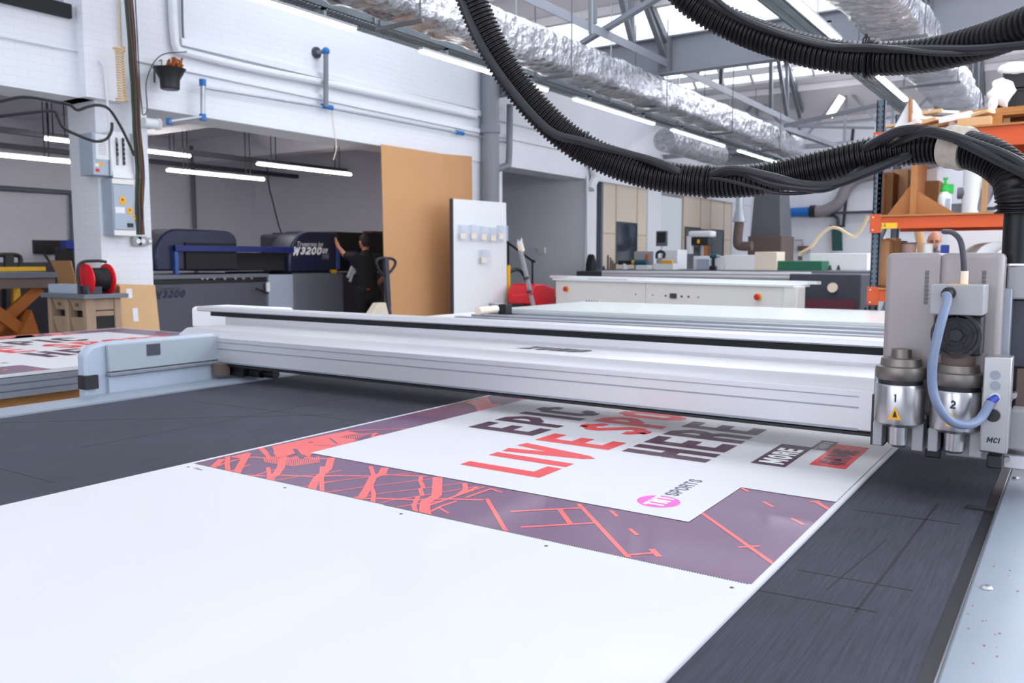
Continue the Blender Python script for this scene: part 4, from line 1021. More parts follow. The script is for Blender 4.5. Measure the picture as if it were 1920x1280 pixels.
c = ony(1862, 752, 1.87); mb = MB(); mb.cyl(c+Vector((.004, .01, .006)), c+Vector((-.006, -.004, -.002)), .0075); part('push_fitting', mb, M['blue'], ab, label='blue push fitting')
mb = MB(); P = [cb_+Vector((-.003, -.02, -.003)), ony(1776, 565, 1.825), ony(1763, 610, 1.80), ony(1750, 670, 1.79), ony(1748, 720, 1.79), ony(1758, 758, 1.79), ony(1782, 788, 1.80), ony(1812, 796, 1.82), ony(1838, 785, 1.85), c+Vector((-.004, -.002, -.002))]
mb.tube(spline(P, 8), .0088, 14); part('air_tube', mb, M['air_tube'], hd)
mb = MB(); P = [ony(1808, 520, 1.9), ony(1806, 480, 1.9), ony(1800, 450, 1.92), ony(1786, 436, 1.98), ony(1770, 434, 2.05)]; mb.tube(spline(P, 6), .0055, 10); part('signal_cable', mb, M['dark_grey'], hd)
hbox('base_plate', (1700, 800, 1745, 842), 1.99, .12, 'grey_plastic'); hbox('base_plate', (1775, 812, 1850, 862), 1.99, .12, 'grey_plastic')
hbox('wheel_bracket', (1850, 852, 1878, 880), 1.93, .05, 'black')
# right-hand end of the head: beam end bracket and cable mast
rm = thing('cable_mast', 'grey and black upright at the right edge where the hoses meet the cutting head', 'cable mast', (-.07, 2.05, .9))
Ym = 2.06
mb = MB(); a = ony(1906, 340, Ym); b = ony(1906, 494, Ym); mb.cyl((a.x+.004, Ym, b.z), (a.x+.004, Ym, a.z), .024, seg=24); part('hose_socket', mb, M['rubber'], rm)
x0, x1, z0, z1 = xz(1889, 498, 1950, 562, Ym-.02); mb = MB(); mb.box(x0, x1, Ym-.02, Ym+.05, z0, z1); part('clamp_block', mb, M['grey_plastic'], rm, .004)
x0, x1, z0, z1 = xz(1898, 562, 1950, 690, Ym); mb = MB(); mb.box(x0, x1, Ym, Ym+.04, z0, z1); part('post', mb, M['dark_grey'], rm, .002)
x0, x1, z0, z1 = xz(1884, 562, 1899, 700, Ym+.02); mb = MB(); mb.box(x0, x1, Ym+.02, Ym+.05, z0, z1); part('post_cover', mb, M['steel_light'], rm, .002)
x0, x1, z0, z1 = xz(1890, 640, 1905, 850, Ym+.01); mb = MB(); mb.box(x0, x1, Ym+.01, Ym+.06, z0, z1); part('drive_housing', mb, M['black'], rm, .002)
x0, x1, z0, z1 = xz(1893, 770, 1960, 850, 1.98); mb = MB(); mb.box(x0, x1, 1.98, 2.06, z0, z1); part('bearing_block', mb, M['grey_plastic'], rm, .004)
x0, x1, z0, z1 = xz(1880, 850, 1940, 885, 1.99); mb = MB(); mb.box(x0, x1, 1.99, 2.1, z0, z1); part('foot_plate', mb, M['alu'], rm, .004)
x0, x1, z0, z1 = xz(1906, 690, 1950, 770, Ym); mb = MB(); mb.box(x0, x1, Ym, Ym+.05, z0, z1); part('copper_cover', mb, M['brown_metal'], rm, .003)
for px, py in ((1893, 748), (1900, 742), (1890, 700), (1888, 862)):
    mb = MB(); c = ony(px, py, 1.975); mb.cyl(c, c+Vector((0, .03, 0)), .006, seg=12); part('bolt', mb, M['alu_bright'], rm)
# ------------------------------------------------------------------ hoses
def corrugated(name, pts, r, pitch, label, seg=22, depth=.14):
    P = resample(spline(pts, 24), pitch/4)
    mul = [1, 1, 1-depth, 1-depth]
    t = thing(name, label, 'hose', P[0]); t.location = P[len(P)//2]; RM[t.name] = Matrix.Translation(P[len(P)//2])
    mb = MB(); mb.tube(P, [r*mul[i % 4] for i in range(len(P))], seg); part('ribbed_sleeve', mb, M['rubber'], t, smooth=50)
    return t, P
def HS(l): return [ony(x, y, Y) for x, y, Y in l]
h1, P1 = corrugated('corrugated_hose', HS([(868, -60, 1.86), (885, 0, 1.88), (925, 90, 1.92), (985, 180, 1.98), (1060, 255, 2.04), (1140, 300, 2.1), (1230, 328, 2.14), (1330, 340, 2.17), (1430, 336, 2.18), (1530, 315, 2.2), (1630, 290, 2.2), (1720, 275, 2.2), (1790, 276, 2.18), (1850, 292, 2.14), (1895, 325, 2.1), (1907, 360, 2.06), (1907, 400, 2.06)]), .0425, .0115, 'big black corrugated hose sagging from the top centre to the cutting head')
h2, P2 = corrugated('corrugated_hose', HS([(1240, -60, 1.95), (1300, 5, 1.97), (1380, 50, 2.0), (1470, 83, 2.0), (1560, 104, 2.0), (1650, 110, 2.0), (1740, 103, 1.98), (1820, 85, 1.95), (1900, 58, 1.9), (1990, 20, 1.85)]), .036, .0115, 'upper black corrugated hose slung across the top right corner')
def line(par, l, r, name='cable', m='black', n=8):
    mb = MB(); mb.tube(spline(HS(l), n), r, 10); return part(name, mb, M[m], par)
line(h1, [(855, -30, 1.84), (900, 80, 1.87), (960, 170, 1.92), (1030, 245, 1.97), (1090, 265, 2.02), (1180, 290, 2.1), (1240, 308, 2.1), (1300, 338, 2.16)], .012)
line(h1, [(1310, 338, 2.16), (1370, 318, 2.12), (1440, 330, 2.1), (1500, 345, 2.1), (1560, 346, 2.12), (1620, 325, 2.14), (1680, 300, 2.16), (1740, 276, 2.2)], .011)
line(h1, [(1300, 338, 2.16), (1350, 336, 2.12), (1420, 352, 2.1), (1460, 362, 2.1), (1520, 360, 2.12), (1580, 345, 2.14), (1640, 300, 2.2)], .0045)
line(h1, [(1320, 338, 2.16), (1380, 322, 2.12), (1440, 342, 2.1), (1500, 352, 2.1), (1560, 350, 2.12), (1640, 298, 2.2)], .009)
line(h1, [(1600, 296, 2.2), (1650, 262, 2.14), (1700, 244, 2.12), (1760, 250, 2.1), (1830, 272, 2.08), (1900, 300, 2.03), (1960, 340, 2.0)], .012)
line(h1, [(1650, 285, 2.2), (1700, 258, 2.13), (1740, 246, 2.1), (1780, 256, 2.1), (1850, 290, 2.05), (1930, 330, 2.0)], .010)
line(h2, [(1250, -60, 1.9), (1330, 0, 1.92), (1400, 40, 1.95), (1470, 65, 1.96), (1560, 87, 1.96), (1640, 92, 1.96), (1740, 92, 1.94), (1830, 92, 1.9), (1930, 84, 1.85)], .0085)
line(h2, [(1300, -40, 1.9), (1370, 20, 1.92), (1440, 54, 1.94), (1540, 84, 1.95), (1640, 88, 1.94), (1760, 100, 1.92), (1850, 96, 1.9), (1930, 80, 1.85)], .006)
def band(par, P, px, r, wd, m, name='cable_tie'):
    i = min(range(len(P)), key=lambda k: abs(960+FPX*(P[k].x*math.cos(YAW)+P[k].y*math.sin(YAW))/max(.1, (-P[k].x*math.sin(YAW)+P[k].y*math.cos(YAW)))-px))
    d = (P[i+3]-P[i-3]).normalized(); mb = MB()
    mb.lathe(P[i]-d*wd/2, d, [(r*.97, 0), (r*1.03, wd*.2), (r*.99, wd*.5), (r*1.04, wd*.8), (r*.97, wd)], 28); part(name, mb, M[m], par)
band(h1, P1, 1782, .048, .052, 'tape', 'tape_wrap')
band(h1, P1, 1085, .045, .008, 'black'); band(h1, P1, 1320, .044, .006, 'black')
band(h2, P2, 1612, .041, .006, 'black'); band(h2, P2, 1622, .041, .004, 'black')
mb = MB(); 
for k in range(3): a = ony(1618+k*2, 88, 1.955); mb.tube([a, a+Vector((.004*k, 0, .016)), a+Vector((.008-.004*k, 0, .026))], .002, 5)
part('tie_tail', mb, M['black'], h2)
mb = MB(); a = ony(1770, 246, 2.14); b = ony(1815, 262, 2.12); mb.bar(a, b, .05, .012); part('tape_flap', mb, M['tape'], h1, .003)
# ================================================================== against the left wall
t = thing('cardboard_sheet', 'tall folded brown cardboard sheet leaning on the wall by the thick downpipe', 'cardboard sheet', (-8.0, 9.9, 0))
a = onx(719, 270, -8.0); b = onx(834, 288, -8.0); c = ony(889, 292, 0) if False else onx(890, 293, -8.12)
mb = MB(); mb.slab([(-8.0, a.y, 0), (-8.0, b.y, 0), (-8.04, b.y, b.z), (-8.04, a.y, a.z)], (-.012, 0, 0)); part('front_panel', mb, M['cardboard'], t)
mb = MB(); mb.slab([(-8.0, b.y, 0), (-8.14, c.y-.02, 0), (-8.16, c.y-.02, c.z), (-8.04, b.y, b.z)], (-.01, -.004, 0)); part('folded_panel', mb, M['cardboard'], t)
t = thing('display_board', 'tall white sheet panel with six small acrylic holders, standing before the cardboard', 'display board', (-7.5, 10.3, 0))
a = onx(850, 372, -7.5); b = onx(951, 380, -7.5)
mb = MB(); mb.slab([(-7.5, a.y, 0), (-7.5, b.y, 0), (-7.52, b.y, b.z), (-7.52, a.y, a.z)], (-.04, 0, 0)); part('sheet', mb, M['white'], t)
mb = MB(); mb.box(-7.555, -7.50, a.y-.02, a.y-.002, 0, a.z); part('edge_strip', mb, M['dark_grey'], t)
for i, (px, py, h_) in enumerate(((868, 436, 30), (888, 436, 30), (907, 438, 28), (925, 440, 27), (940, 437, 30), (907, 481, 26))):
    c0 = onx(px-8, py-h_/2, -7.49); c1 = onx(px+8, py+h_/2, -7.49)
    mb = MB(); mb.box(-7.50, -7.44, c0.y, c1.y, c1.z, c0.z); o = part('acrylic_holder', mb, M['clear'], t)
    mb = MB(); q0 = onx(px-4, py+1, -7.44); q1 = onx(px+5, py+11, -7.44); mb.box(-7.44, -7.438, q0.y, q1.y, q1.z, q0.z); part('price_label', mb, M['label_cream'], o)
# stairs and bits in the stairwell opening
t = thing('staircase', 'dark metal stair with black handrail in the stairwell right of the white panel', 'staircase', (-9.9, 14.2, 0))
mb = MB()
for k in range(14): mb.box(-8.78-k*.27-.27, -8.78-k*.27, 14.2, 14.72, k*.17, k*.17+.17)
part('steps', mb, M['dark_grey'], t)
mb = MB()
for s in range(2):
    y = 13.58
P = [(-9.02, 14.17, 1.36), (-9.12, 14.17, 1.40), (-12.4, 14.17, 3.47)]
mb.tube([Vector(p) for p in P], .022, 8); part('handrail', mb, M['black'], t)
for x, z in ((-9.08, .38), (-9.66, .76), (-10.2, 1.1), (-10.8, 1.5)):
    mb = MB(); mb.cyl((x, 14.17, z), (x, 14.17, z+1.0), .02); part('baluster', mb, M['black'], t)
# red folding machine / trolley with a pole
t = thing('red_wheelbarrow', 'bright red tub trolley standing beside the white panel', 'trolley', (-7.4, 11.2, 0))
def xpoly(mbx, X, pts, dx): mbx.slab([onx(px, py, X) for px, py in pts], (dx, 0, 0))
mb = MB(); xpoly(mb, -7.4, [(951, 552), (955, 535), (962, 531), (975, 532), (997, 539), (997, 574), (968, 572), (952, 568)], .45); part('tub', mb, M['red'], t, .02)
mb = MB(); xpoly(mb, -6.93, [(958, 553), (998, 549), (998, 552), (958, 556)], .02); part('tub_rim', mb, M['red'], t)
mb = MB(); c = onx(1016, 556, -7.2); mb.cyl(c, c+Vector((.18, 0, 0)), .12, seg=20); part('wheel', mb, M['black'], t)
mb = MB(); c = onx(1016, 556, -7.1); mb.cyl(c-Vector((.12, 0, 0)), c+Vector((.14, 0, 0)), .07, seg=18); part('wheel_hub', mb, M['red'], t)
mb = MB(); xpoly(mb, -7.45, [(952, 555), (1030, 556), (1030, 695), (952, 695)], .3); part('frame', mb, M['black'], t)
t = thing('banner_pole', 'pale pole with a torn gold cap leaning by the red trolley', 'pole', onx(1002, 574, -6.95))
mb = MB(); mb.tube([onx(1004, 590, -6.95), onx(976, 468, -6.95)], .034, 12); part('shaft', mb, M['grey_plastic'], t)
mb = MB(); p0 = onx(978, 470, -6.95); p1 = onx(975, 456, -6.95); mb.cyl(p0, p1, .05, .045); part('cap', mb, M['label_cream'], t)
mb = MB()
for k in range(6):
    a_ = k*math.pi/3; mb.add([p1+Vector((math.cos(a_)*.045, math.sin(a_)*.045, 0)), p1+Vector((math.cos(a_+1)*.045, math.sin(a_+1)*.045, 0)), p1+Vector((math.cos(a_+.5)*.05, math.sin(a_+.5)*.05, .06+.03*(k % 2)))], [(0, 1, 2)])
part('torn_wrap', mb, M['paper'], t, recalc=False)
for py0, py1 in ((520, 524), (545, 549)):
    mb = MB(); p0 = onx(986+(py0-520)*.22, py0, -6.95); mb.cyl(p0, p0-Vector((-.01, .0, .03)), .045); part('strap', mb, M['black'], t)
mb = MB(); P = [onx(952, 510, -7.6), onx(972, 505, -7.6), onx(985, 520, -7.6), onx(992, 545, -7.6)]; mb.tube(spline(P, 6), .03, 10)
solo('rubber_hose', mb, M['black'], 'black rubber hose arching behind the red trolley', 'hose')
mb = MB(); a = onx(952, 497, -7.55); b = onx(957, 560, -7.55); mb.box(-7.6, -7.55, a.y, b.y, 0, a.z); solo('yellow_post', mb, M['yellow'], 'yellow post just right of the white panel', 'post')
mb = MB(); a = onx(1106, 470, -7.9); mb.prism([(a.y-.12, 0), (a.y-.10, 1.30), (a.y, 1.52), (a.y+.08, 1.40), (a.y+.2, .9), (a.y+.22, 0)], 'x', -7.95, -7.8); solo('dark_coat', mb, M['black_matte'], 'dark coat hanging on the narrow pillar by the tan partition', 'coat', bev=.03)
# ------------------------------------------------------------------ the blue printer in the side room
PX = -9.6
pr = thing('large_format_printer', 'wide flatbed printer with two dark blue hoods in the side room', 'printer', (-10.3, 8.3, 0))
def pz(px, py, X=PX): return onx(px, py, X)
def hood(y0, y1, z0, z1, r=.42, d=.45, both=False):
    mb = MB(); poly = [(y1, z0)]
    if both: poly += [(y1-r*.5+r*.5*math.cos(math.pi/2*k/8), z1-r*.5+r*.5*math.sin(math.pi/2*k/8)) for k in range(9)]
    else: poly += [(y1, z1)]
    poly += [(y0+r-r*math.sin(math.pi/2*k/10), z1-r+r*math.cos(math.pi/2*k/10)) for k in range(11)]+[(y0, z0)]
    mb.prism(poly, 'x', PX-d, PX); return mb
a = pz(541, 433); b = pz(727, 513)
H1 = part('hood', hood(a.y, a.y+.98, 1.22, 1.83), M['navy'], pr, .03, label='right hood with white lettering')
mb = MB(); mb.box(-10.8, PX-.45, a.y+.45, b.y, 1.22, 1.80); part('rear_cover', mb, M['dark_grey'], pr, .05)
mb = MB(); mb.box(-11.1, PX-.12, a.y+.95, b.y+.2, 1.22, 1.84); part('service_cover', mb, M['black_matte'], pr, .02)
mb = MB(); mb.box(PX-.10, PX+.02, a.y+.93, a.y+1.0, 1.25, 1.62); part('trim_strip', mb, M['navy_light'], pr, .01)
mb = MB(); mb.box(-11.1, PX+.02, a.y+.02, a.y+.95, 1.14, 1.22); part('hood_base', mb, M['black_matte'], pr)
mb = MB(); s = pz(548, 477, PX+.004); write(mb, 'W3200', s, (0, 1, 0), (0, 0, 1), .115, wr=.80, t=.27, gap=.14, slant=.35); part('model_lettering', mb, M['paper_white'], pr, recalc=False)
mb = MB(); s = pz(604, 475, PX+.004); write(mb, 'UV', s, (0, 1, 0), (0, 0, 1), .075, wr=.62, t=.22, gap=.12, slant=.3); part('model_lettering', mb, M['paper_white'], pr, recalc=False)
mb = MB(); s = pz(607, 483, PX+.004); write(mb, 'HS', s, (0, 1, 0), (0, 0, 1), .05, wr=.75, t=.2, gap=.2)
q = s+Vector((0, -.025, -.018)); 
for (dy0, dz0, dy1, dz1) in ((0, 0, .13, .006), (0, .08, .13, .086), (0, 0, .006, .086), (.124, 0, .13, .086)): mb.box(q.x-.001, q.x+.001, q.y+dy0, q.y+dy1, q.z+dz0, q.z+dz1)
part('model_lettering', mb, M['grey_plastic'], pr, recalc=False)
def font_part(name, text, o, u, v, size, m, par, shear=0):
    cu = bpy.data.curves.new('tmp', 'FONT'); cu.body = text; cu.size = size; cu.shear = shear; cu.resolution_u = 3
    ob = bpy.data.objects.new('tmp', cu); COL.objects.link(ob)
    dg = bpy.context.evaluated_depsgraph_get(); dg.update(); me = ob.evaluated_get(dg).to_mesh()
    mb = MB(); u = Vector(u); v = Vector(v); o = Vector(o)
    mb.add([o+u*p.co.x+v*p.co.y for p in me.vertices], [tuple(p.vertices) for p in me.polygons])
    ob.evaluated_get(dg).to_mesh_clear(); bpy.data.objects.remove(ob); bpy.data.curves.remove(cu)
    return part(name, mb, M[m], par, recalc=False)
font_part('maker_lettering', 'Truepress Jet', pz(556, 461, PX+.004), (0, 1, 0), (0, 0, 1), .095, 'paper_white', pr, .3)
a = pz(276, 436); b = pz(447, 512)
mb = hood(a.y+.1, b.y, 1.26, 1.80, .35, .45, True); part('hood', mb, M['navy'], pr, .03, label='left hood, half behind the pillar')
mb = MB(); mb.box(PX-.4, PX+.03, pz(345, 450).y, pz(440, 450).y, 1.28, 1.62); part('print_window', mb, M['black_matte'], pr)
mb = MB(); mb.box(PX+.02, PX+.08, pz(322, 462).y, pz(545, 466).y, pz(430, 472).z, pz(430, 461).z); part('blue_crossbar', mb, mat('dark_blue_bar', srgb(24, 40, 110), .4), pr, .005)
mb = MB(); mb.box(PX+.0, PX+.06, pz(322, 462).y, pz(330, 500).y, 1.22, pz(325, 461).z); part('crossbar_post', mb, M['navy_light'], pr)
mb = MB(); mb.box(-11.0, PX-.1, pz(400, 500).y, pz(545, 500).y, 1.25, 1.50); part('carriage_beam', mb, M['black_matte'], pr)
mb = MB(); mb.box(PX-.05, PX-.0, pz(375, 450).y, pz(402, 450).y, 1.45, 1.60); part('print_head', mb, M['grey_plastic'], pr)
for px in (378, 387, 400, 420, 440, 455, 470):
    mb = MB(); c = pz(px, 521, PX+.03); mb.cyl(c, c+Vector((.02, 0, 0)), .022); part('clamp_knob', mb, M['alu_bright'], pr)
mb = MB(); mb.box(-11.0, PX+.06, a.y-.4, pz(498, 515).y, 1.16, 1.21); part('bed', mb, M['mid_grey'], pr)
mb = MB(); mb.box(-11.0, PX+.02, a.y-.4, pz(498, 515).y, 1.10, 1.16); part('bed_gap', mb, M['black'], pr)
mb = MB(); mb.box(-11.0, PX, a.y-.4, pz(498, 530).y, .05, 1.10); part('lower_body', mb, mat('charcoal_grey_body', srgb(84, 84, 96), .5), pr, .01)
mb = MB(); s = pz(288, 560, PX+.004); write(mb, 'W3200', s, (0, 1, 0), (0, 0, 1), .10, wr=.72, t=.27, gap=.12, slant=.3); s = pz(336, 556, PX+.004); write(mb, 'UV', s, (0, 1, 0), (0, 0, 1), .05, wr=.62, t=.22, gap=.12, slant=.3); part('model_lettering', mb, M['navy'], pr, recalc=False)
font_part('maker_lettering', 'Truepress Jet', pz(294, 544, PX+.004), (0, 1, 0), (0, 0, 1), .06, 'navy', pr, .3)
mb = MB(); mb.box(-11.0, PX+.05, pz(499, 515).y, pz(545, 515).y, .05, 1.19); part('cabinet', mb, M['machine_blue'], pr, .01)
mb = MB(); mb.box(-11.0, PX+.06, pz(545, 515).y, pz(638, 515).y, .05, 1.20); part('cabinet', mb, M['mid_grey'], pr, .012)
mb = MB(); mb.box(-11.0, PX+.02, pz(640, 515).y, pz(760, 515).y, .05, 1.18); part('cabinet', mb, M['dark_grey'], pr, .012)
mb = MB(); c = pz(624, 513, PX); mb.box(PX-.05, PX+.04, c.y-.05, c.y+.05, 1.20, 1.25); part('yellow_block', mb, M['yellow'], pr)
mb = MB(); mb.slab([pz(648, 470, PX+.03), pz(672, 470, PX+.03), pz(672, 498, PX+.03), pz(658, 498, PX+.03)], (-.04, 0, 0)); part('screen', mb, mat('dim_purple_screen', srgb(52, 44, 100), .2), pr)
mb = MB(); 
for p, q in (((660, 500), (652, 520)), ((663, 503), (656, 528)), ((670, 506), (660, 514))): mb.tube([pz(*p, PX+.12), pz(*q, PX+.12)], .025, 8)
part('clamp_handle', mb, M['paper'], pr)
mb = MB(); c = pz(503, 540, PX+.06); mb.box(PX+.05, PX+.08, c.y-.04, c.y+.02, c.z-.05, c.z+.08); part('phone', mb, M['white'], pr, .005)
mb = MB(); mb.tube([pz(480, 541, PX+.1), pz(503, 550, PX+.1)], .015, 8); part('lever', mb, M['black'], pr)
mb = MB(); c = pz(700, 428, -10.0); mb.box(-10.1, -9.9, c.y-.15, c.y+.15, 1.84, 1.88); solo('red_folder', mb, M['maroon'], 'dark red folder lying on top of the printer cover', 'folder')
# ------------------------------------------------------------------ person at the printer
def skin_mesh(verts, edges, radii, vox=.008):
    """one continuous surface grown around a jointed skeleton: limbs swept as solids, fused and smoothed"""
    R = [r if isinstance(r, tuple) else (r, r) for r in radii]
    mb = MB()
    for i, j in edges:
        p, q = Vector(verts[i]), Vector(verts[j]); L = (q-p).length
        n = max(2, int(L/(.30*min(R[i]+R[j])))+1)
        for k in range(n+1):
            f = k/n; rx = R[i][0]*(1-f)+R[j][0]*f; ry = R[i][1]*(1-f)+R[j][1]*f
            mb.ball(p.lerp(q, f), (rx, ry, (rx+ry)/2 if rx < .05 else min(rx, ry)), 14, 10)
    me = bpy.data.meshes.new('tmp'); me.from_pydata([tuple(v) for v in mb.v], [], mb.f)
    ob = bpy.data.objects.new('tmp', me); COL.objects.link(ob)
    md = ob.modifiers.new('r', 'REMESH'); md.mode = 'VOXEL'; md.voxel_size = vox; md.adaptivity = 0
    sm = ob.modifiers.new('s', 'SMOOTH'); sm.factor = .5; sm.iterations = 3
    dg = bpy.context.evaluated_depsgraph_get(); dg.update()
    ev = ob.evaluated_get(dg); m = ev.to_mesh()
    out = MB(); out.add([p.co.copy() for p in m.vertices], [tuple(p.vertices) for p in m.polygons])
    ev.to_mesh_clear(); bpy.data.objects.remove(ob); bpy.data.meshes.remove(me)
    return out
def chainset(chains):
    """chains: list of lists of ((x,y,z), r); repeated points join"""
    V = []; R = []; E = []; idx = {}
    for ch in chains:
        prev = None
        for p, r in ch:
            k = tuple(round(c, 4) for c in p)
            if k not in idx: idx[k] = len(V); V.append(Vector(p)); R.append(r)
            i = idx[k]
            if prev is not None and prev != i: E.append((prev, i))
            prev = i
    return V, E, R
def fingers(wr, d, side, palm_n, s=1):
    """wrist point, hand direction, sideways direction -> palm and five finger chains"""
    wr = Vector(wr); d = Vector(d).normalized(); sd = Vector(side).normalized(); n = Vector(palm_n).normalized()
    palm = wr+d*.055*s; out = [[(tuple(wr), .026), (tuple(palm), (.036, .022))]]
    for k, (o, L) in enumerate(((-.030, .070), (-.010, .080), (.010, .075), (.029, .058))):
        b = palm+d*.035*s+sd*o*s; m = b+d*L*.5*s+n*.006+sd*o*.25; e = m+d*L*.45*s+n*.016+sd*o*.15
        out.append([(tuple(palm), (.036, .022)), (tuple(b), .0105), (tuple(m), .009), (tuple(e), .0075)])
    b = wr+d*.03*s-sd*.034*s; m = b+d*.028*s-sd*.026*s; e = m+d*.028*s-sd*.010*s
    out.append([(tuple(palm), (.036, .022)), (tuple(b), .012), (tuple(m), .011), (tuple(e), .009)])
    return out
def figure(loc, rz, label, lhand, lelbow, rhand, relbow, shirt, trousers, hair, head_turn=0, head_tilt=0, lean=0, H=1.0, beard=False, glasses=False):
    """figure faces local +Y; left arm is at -X"""
    t = thing('person', label, 'person', loc, rz)
    L = lean
    pel = (0, 0, .96); sp = (0, L*.4, 1.12); ch = (0, L*.8, 1.32); nk0 = (0, L, 1.47); nk = (0, L+.01, 1.54)
    sl = (-.18, L*.9, 1.43); sr = (.18, L*.9, 1.43)
    hp_ = [(-.095, 0, .92), (.095, 0, .92)]; kn = [(-.12, .03, .50), (.12, .02, .50)]; an = [(-.13, -.02, .09), (.14, -.02, .09)]; toe = [(-.15, .15, .04), (.16, .15, .04)]
    body = [[(pel, (.15, .11)), (sp, (.135, .10)), (ch, (.155, .11)), (nk0, .075), (nk, .055)]]
    body += [[(ch, (.155, .11)), (sl, .062), (lelbow, .042), (lhand, .028)], [(ch, (.155, .11)), (sr, .062), (relbow, .042), (rhand, .028)]]
    for i in (0, 1): body.append([(pel, (.15, .11)), (hp_[i], .095), (kn[i], .062), (an[i], .042), (toe[i], .035)])
    dl = Vector(lhand)-Vector(lelbow); dr = Vector(rhand)-Vector(relbow)
    body += fingers(lhand, dl+Vector((0, .0, .12)), (0, -.3, 1) if dl.z < .2 else (1, 0, 0), (0, 1, 0)); body += fingers(rhand, dr, (0, 1, 0), (-1, 0, 0))
    hc = Vector((0, L+.035, 1.66))
    rot = Matrix.Rotation(head_turn, 3, 'Z') @ Matrix.Rotation(head_tilt, 3, 'X')
    ax = [rot @ Vector(v) for v in ((1,0,0), (0,1,0), (0,0,1))]
    mb = skin_mesh(*chainset(body))
    hb = MB()
    segs, rings = 24, 18; vs = []
    for i in range(rings+1):
        p = math.pi*i/rings
        for k in range(segs):
            a_ = 2*math.pi*k/segs; x = math.sin(p)*math.cos(a_)*.076; y = math.sin(p)*math.sin(a_)*.097; z = math.cos(p)*.122
            if z < -.02 and y > 0: x *= 1-.22*(-z/.12); y *= 1+.02
            if z < -.03 and y < 0: y *= 1-.35*(-z/.12)
            vs.append(hc+ax[0]*x+ax[1]*y+ax[2]*z)
    fs = [(i*segs+k, i*segs+(k+1) % segs, (i+1)*segs+(k+1) % segs, (i+1)*segs+k) for i in range(rings) for k in range(segs)]
    hb.add(vs, fs)
    P = lambda x, y, z: hc+ax[0]*x+ax[1]*y+ax[2]*z
    mb.v_off = 0
    b0 = len(mb.v); mb.v += hb.v; mb.f += [[b0+i for i in f] for f in hb.f]; mb.m += [0]*len(hb.f)
    mb.tube([P(0, .090, .03), P(0, .108, -.005), P(0, .118, -.025), P(0, .098, -.035)], [.009, .011, .015, .010], 8)       # nose
    for s in (-1, 1): mb.ball(P(s*.078, -.005, -.005), (.010, .020, .032), 8, 8, ax=ax)                                   # ears
    mb.tube([P(-.022, .090, -.062), P(0, .097, -.061), P(.022, .090, -.062)], .006, 6)                                   # lips
    part('body', mb, M['skin'], t, local=True, smooth=80)
    e = MB()
    for s in (-1, 1): e.ball(P(s*.030, .083, .012), .011, 8, 8, ax=ax)
    part('eyes', e, M['black_matte'], t, local=True)
    # shirt: torso plus short or long sleeves
    a1 = Vector(sl).lerp(Vector(lelbow), .85 if shirt != 'cloth_grey' else 1); a2 = Vector(sr).lerp(Vector(relbow), .85 if shirt != 'cloth_grey' else 1)
    low = (0, 0, .87)
    sh = [[(low, (.175, .135)), (sp, (.160, .125)), (ch, (.178, .130)), (nk0, .088), ((0, L, 1.50), .070)], [(ch, (.178, .13)), (sl, .078), (tuple(a1), .060)], [(ch, (.178, .13)), (sr, .078), (tuple(a2), .060)]]
    part('shirt', skin_mesh(*chainset(sh)), M[shirt], t, local=True, smooth=80)
    tr = []
    for i in (0, 1): tr.append([((0, 0, 1.07), (.150, .115)), ((0, 0, .95), (.162, .128)), (hp_[i], .115), (kn[i], .086), ((an[i][0], an[i][1], .08), .070)])
    part('trousers', skin_mesh(*chainset(tr)), M[trousers], t, local=True, smooth=80)
    for i in (0, 1):
        s = MB(); x, y, z = an[i]; s.ball((x*1.05, .05, .045), (.05, .14, .045), 12, 8); part('shoe', s, M['black'], t, local=True)
    # hair cap with shorter greying sides
    h = MB(); vs = []; segs, rings = 24, 10
    for i in range(rings+1):
        p = math.pi*.70*i/rings
        for k in range(segs):
            a_ = 2*math.pi*k/segs; yy = math.sin(a_); z = math.cos(p)
            drop = 1 if yy < -.3 else (.80 if yy < .1 else max(.30, .8-.65*yy))
            pp = p*drop; r = 1.07+.03*noise.noise(Vector((k*1.7, i*1.3, 3)))
            vs.append(P(math.sin(pp)*math.cos(a_)*.076*r, math.sin(pp)*math.sin(a_)*.097*r-.003, math.cos(pp)*.122*r+.003))
    fs = [(i*segs+k, i*segs+(k+1) % segs, (i+1)*segs+(k+1) % segs, (i+1)*segs+k) for i in range(rings) for k in range(segs)]
    h.add(vs, fs)
    if not beard: part('hair', h, M[hair], t, local=True, smooth=80)
    else:
        b = MB(); b.ball(P(0, .062, -.082), (.052, .040, .045), 14, 10, ax=ax); part('beard', b, M['hair_grey'], t, local=True, smooth=80)
        b = MB(); b.ball(P(0, -.045, .01), (.080, .062, .075), 14, 10, ax=ax); part('hair', b, M['hair_grey'], t, local=True, smooth=80)
    if glasses:
        g = MB()
        for s in (-1, 1): g.tube([P(s*.030+.022*math.cos(k*math.pi/6), .101, .012+.016*math.sin(k*math.pi/6)) for k in range(13)], .003, 6)
        g.tube([P(-.008, .103, .014), P(.008, .103, .014)], .003, 6)
        part('glasses', g, M['black'], t, local=True)
    return t
mp_ = onx(690, 560, -8.95)
man = figure((-8.95, mp_.y, 0), math.radians(68), 'person in black T-shirt and trousers seen from behind, one arm up against the printer hood', (-.28, .43, 1.60), (-.27, .19, 1.46), (.24, .18, 1.02), (.30, .0, 1.17), 'cloth_black', 'cloth_black', 'hair', head_turn=math.radians(10), head_tilt=math.radians(-8), lean=.05)
mb = MB(); mb.box(-.085, -.035, -.145, -.138, .955, .975); part('belt_tag', mb, M['orange'], man, local=True)
t = thing('pallet_truck', 'hand pallet truck with a black looped handle before the cardboard sheet', 'pallet truck', onx(722, 640, -7.85))
XQ = -7.85
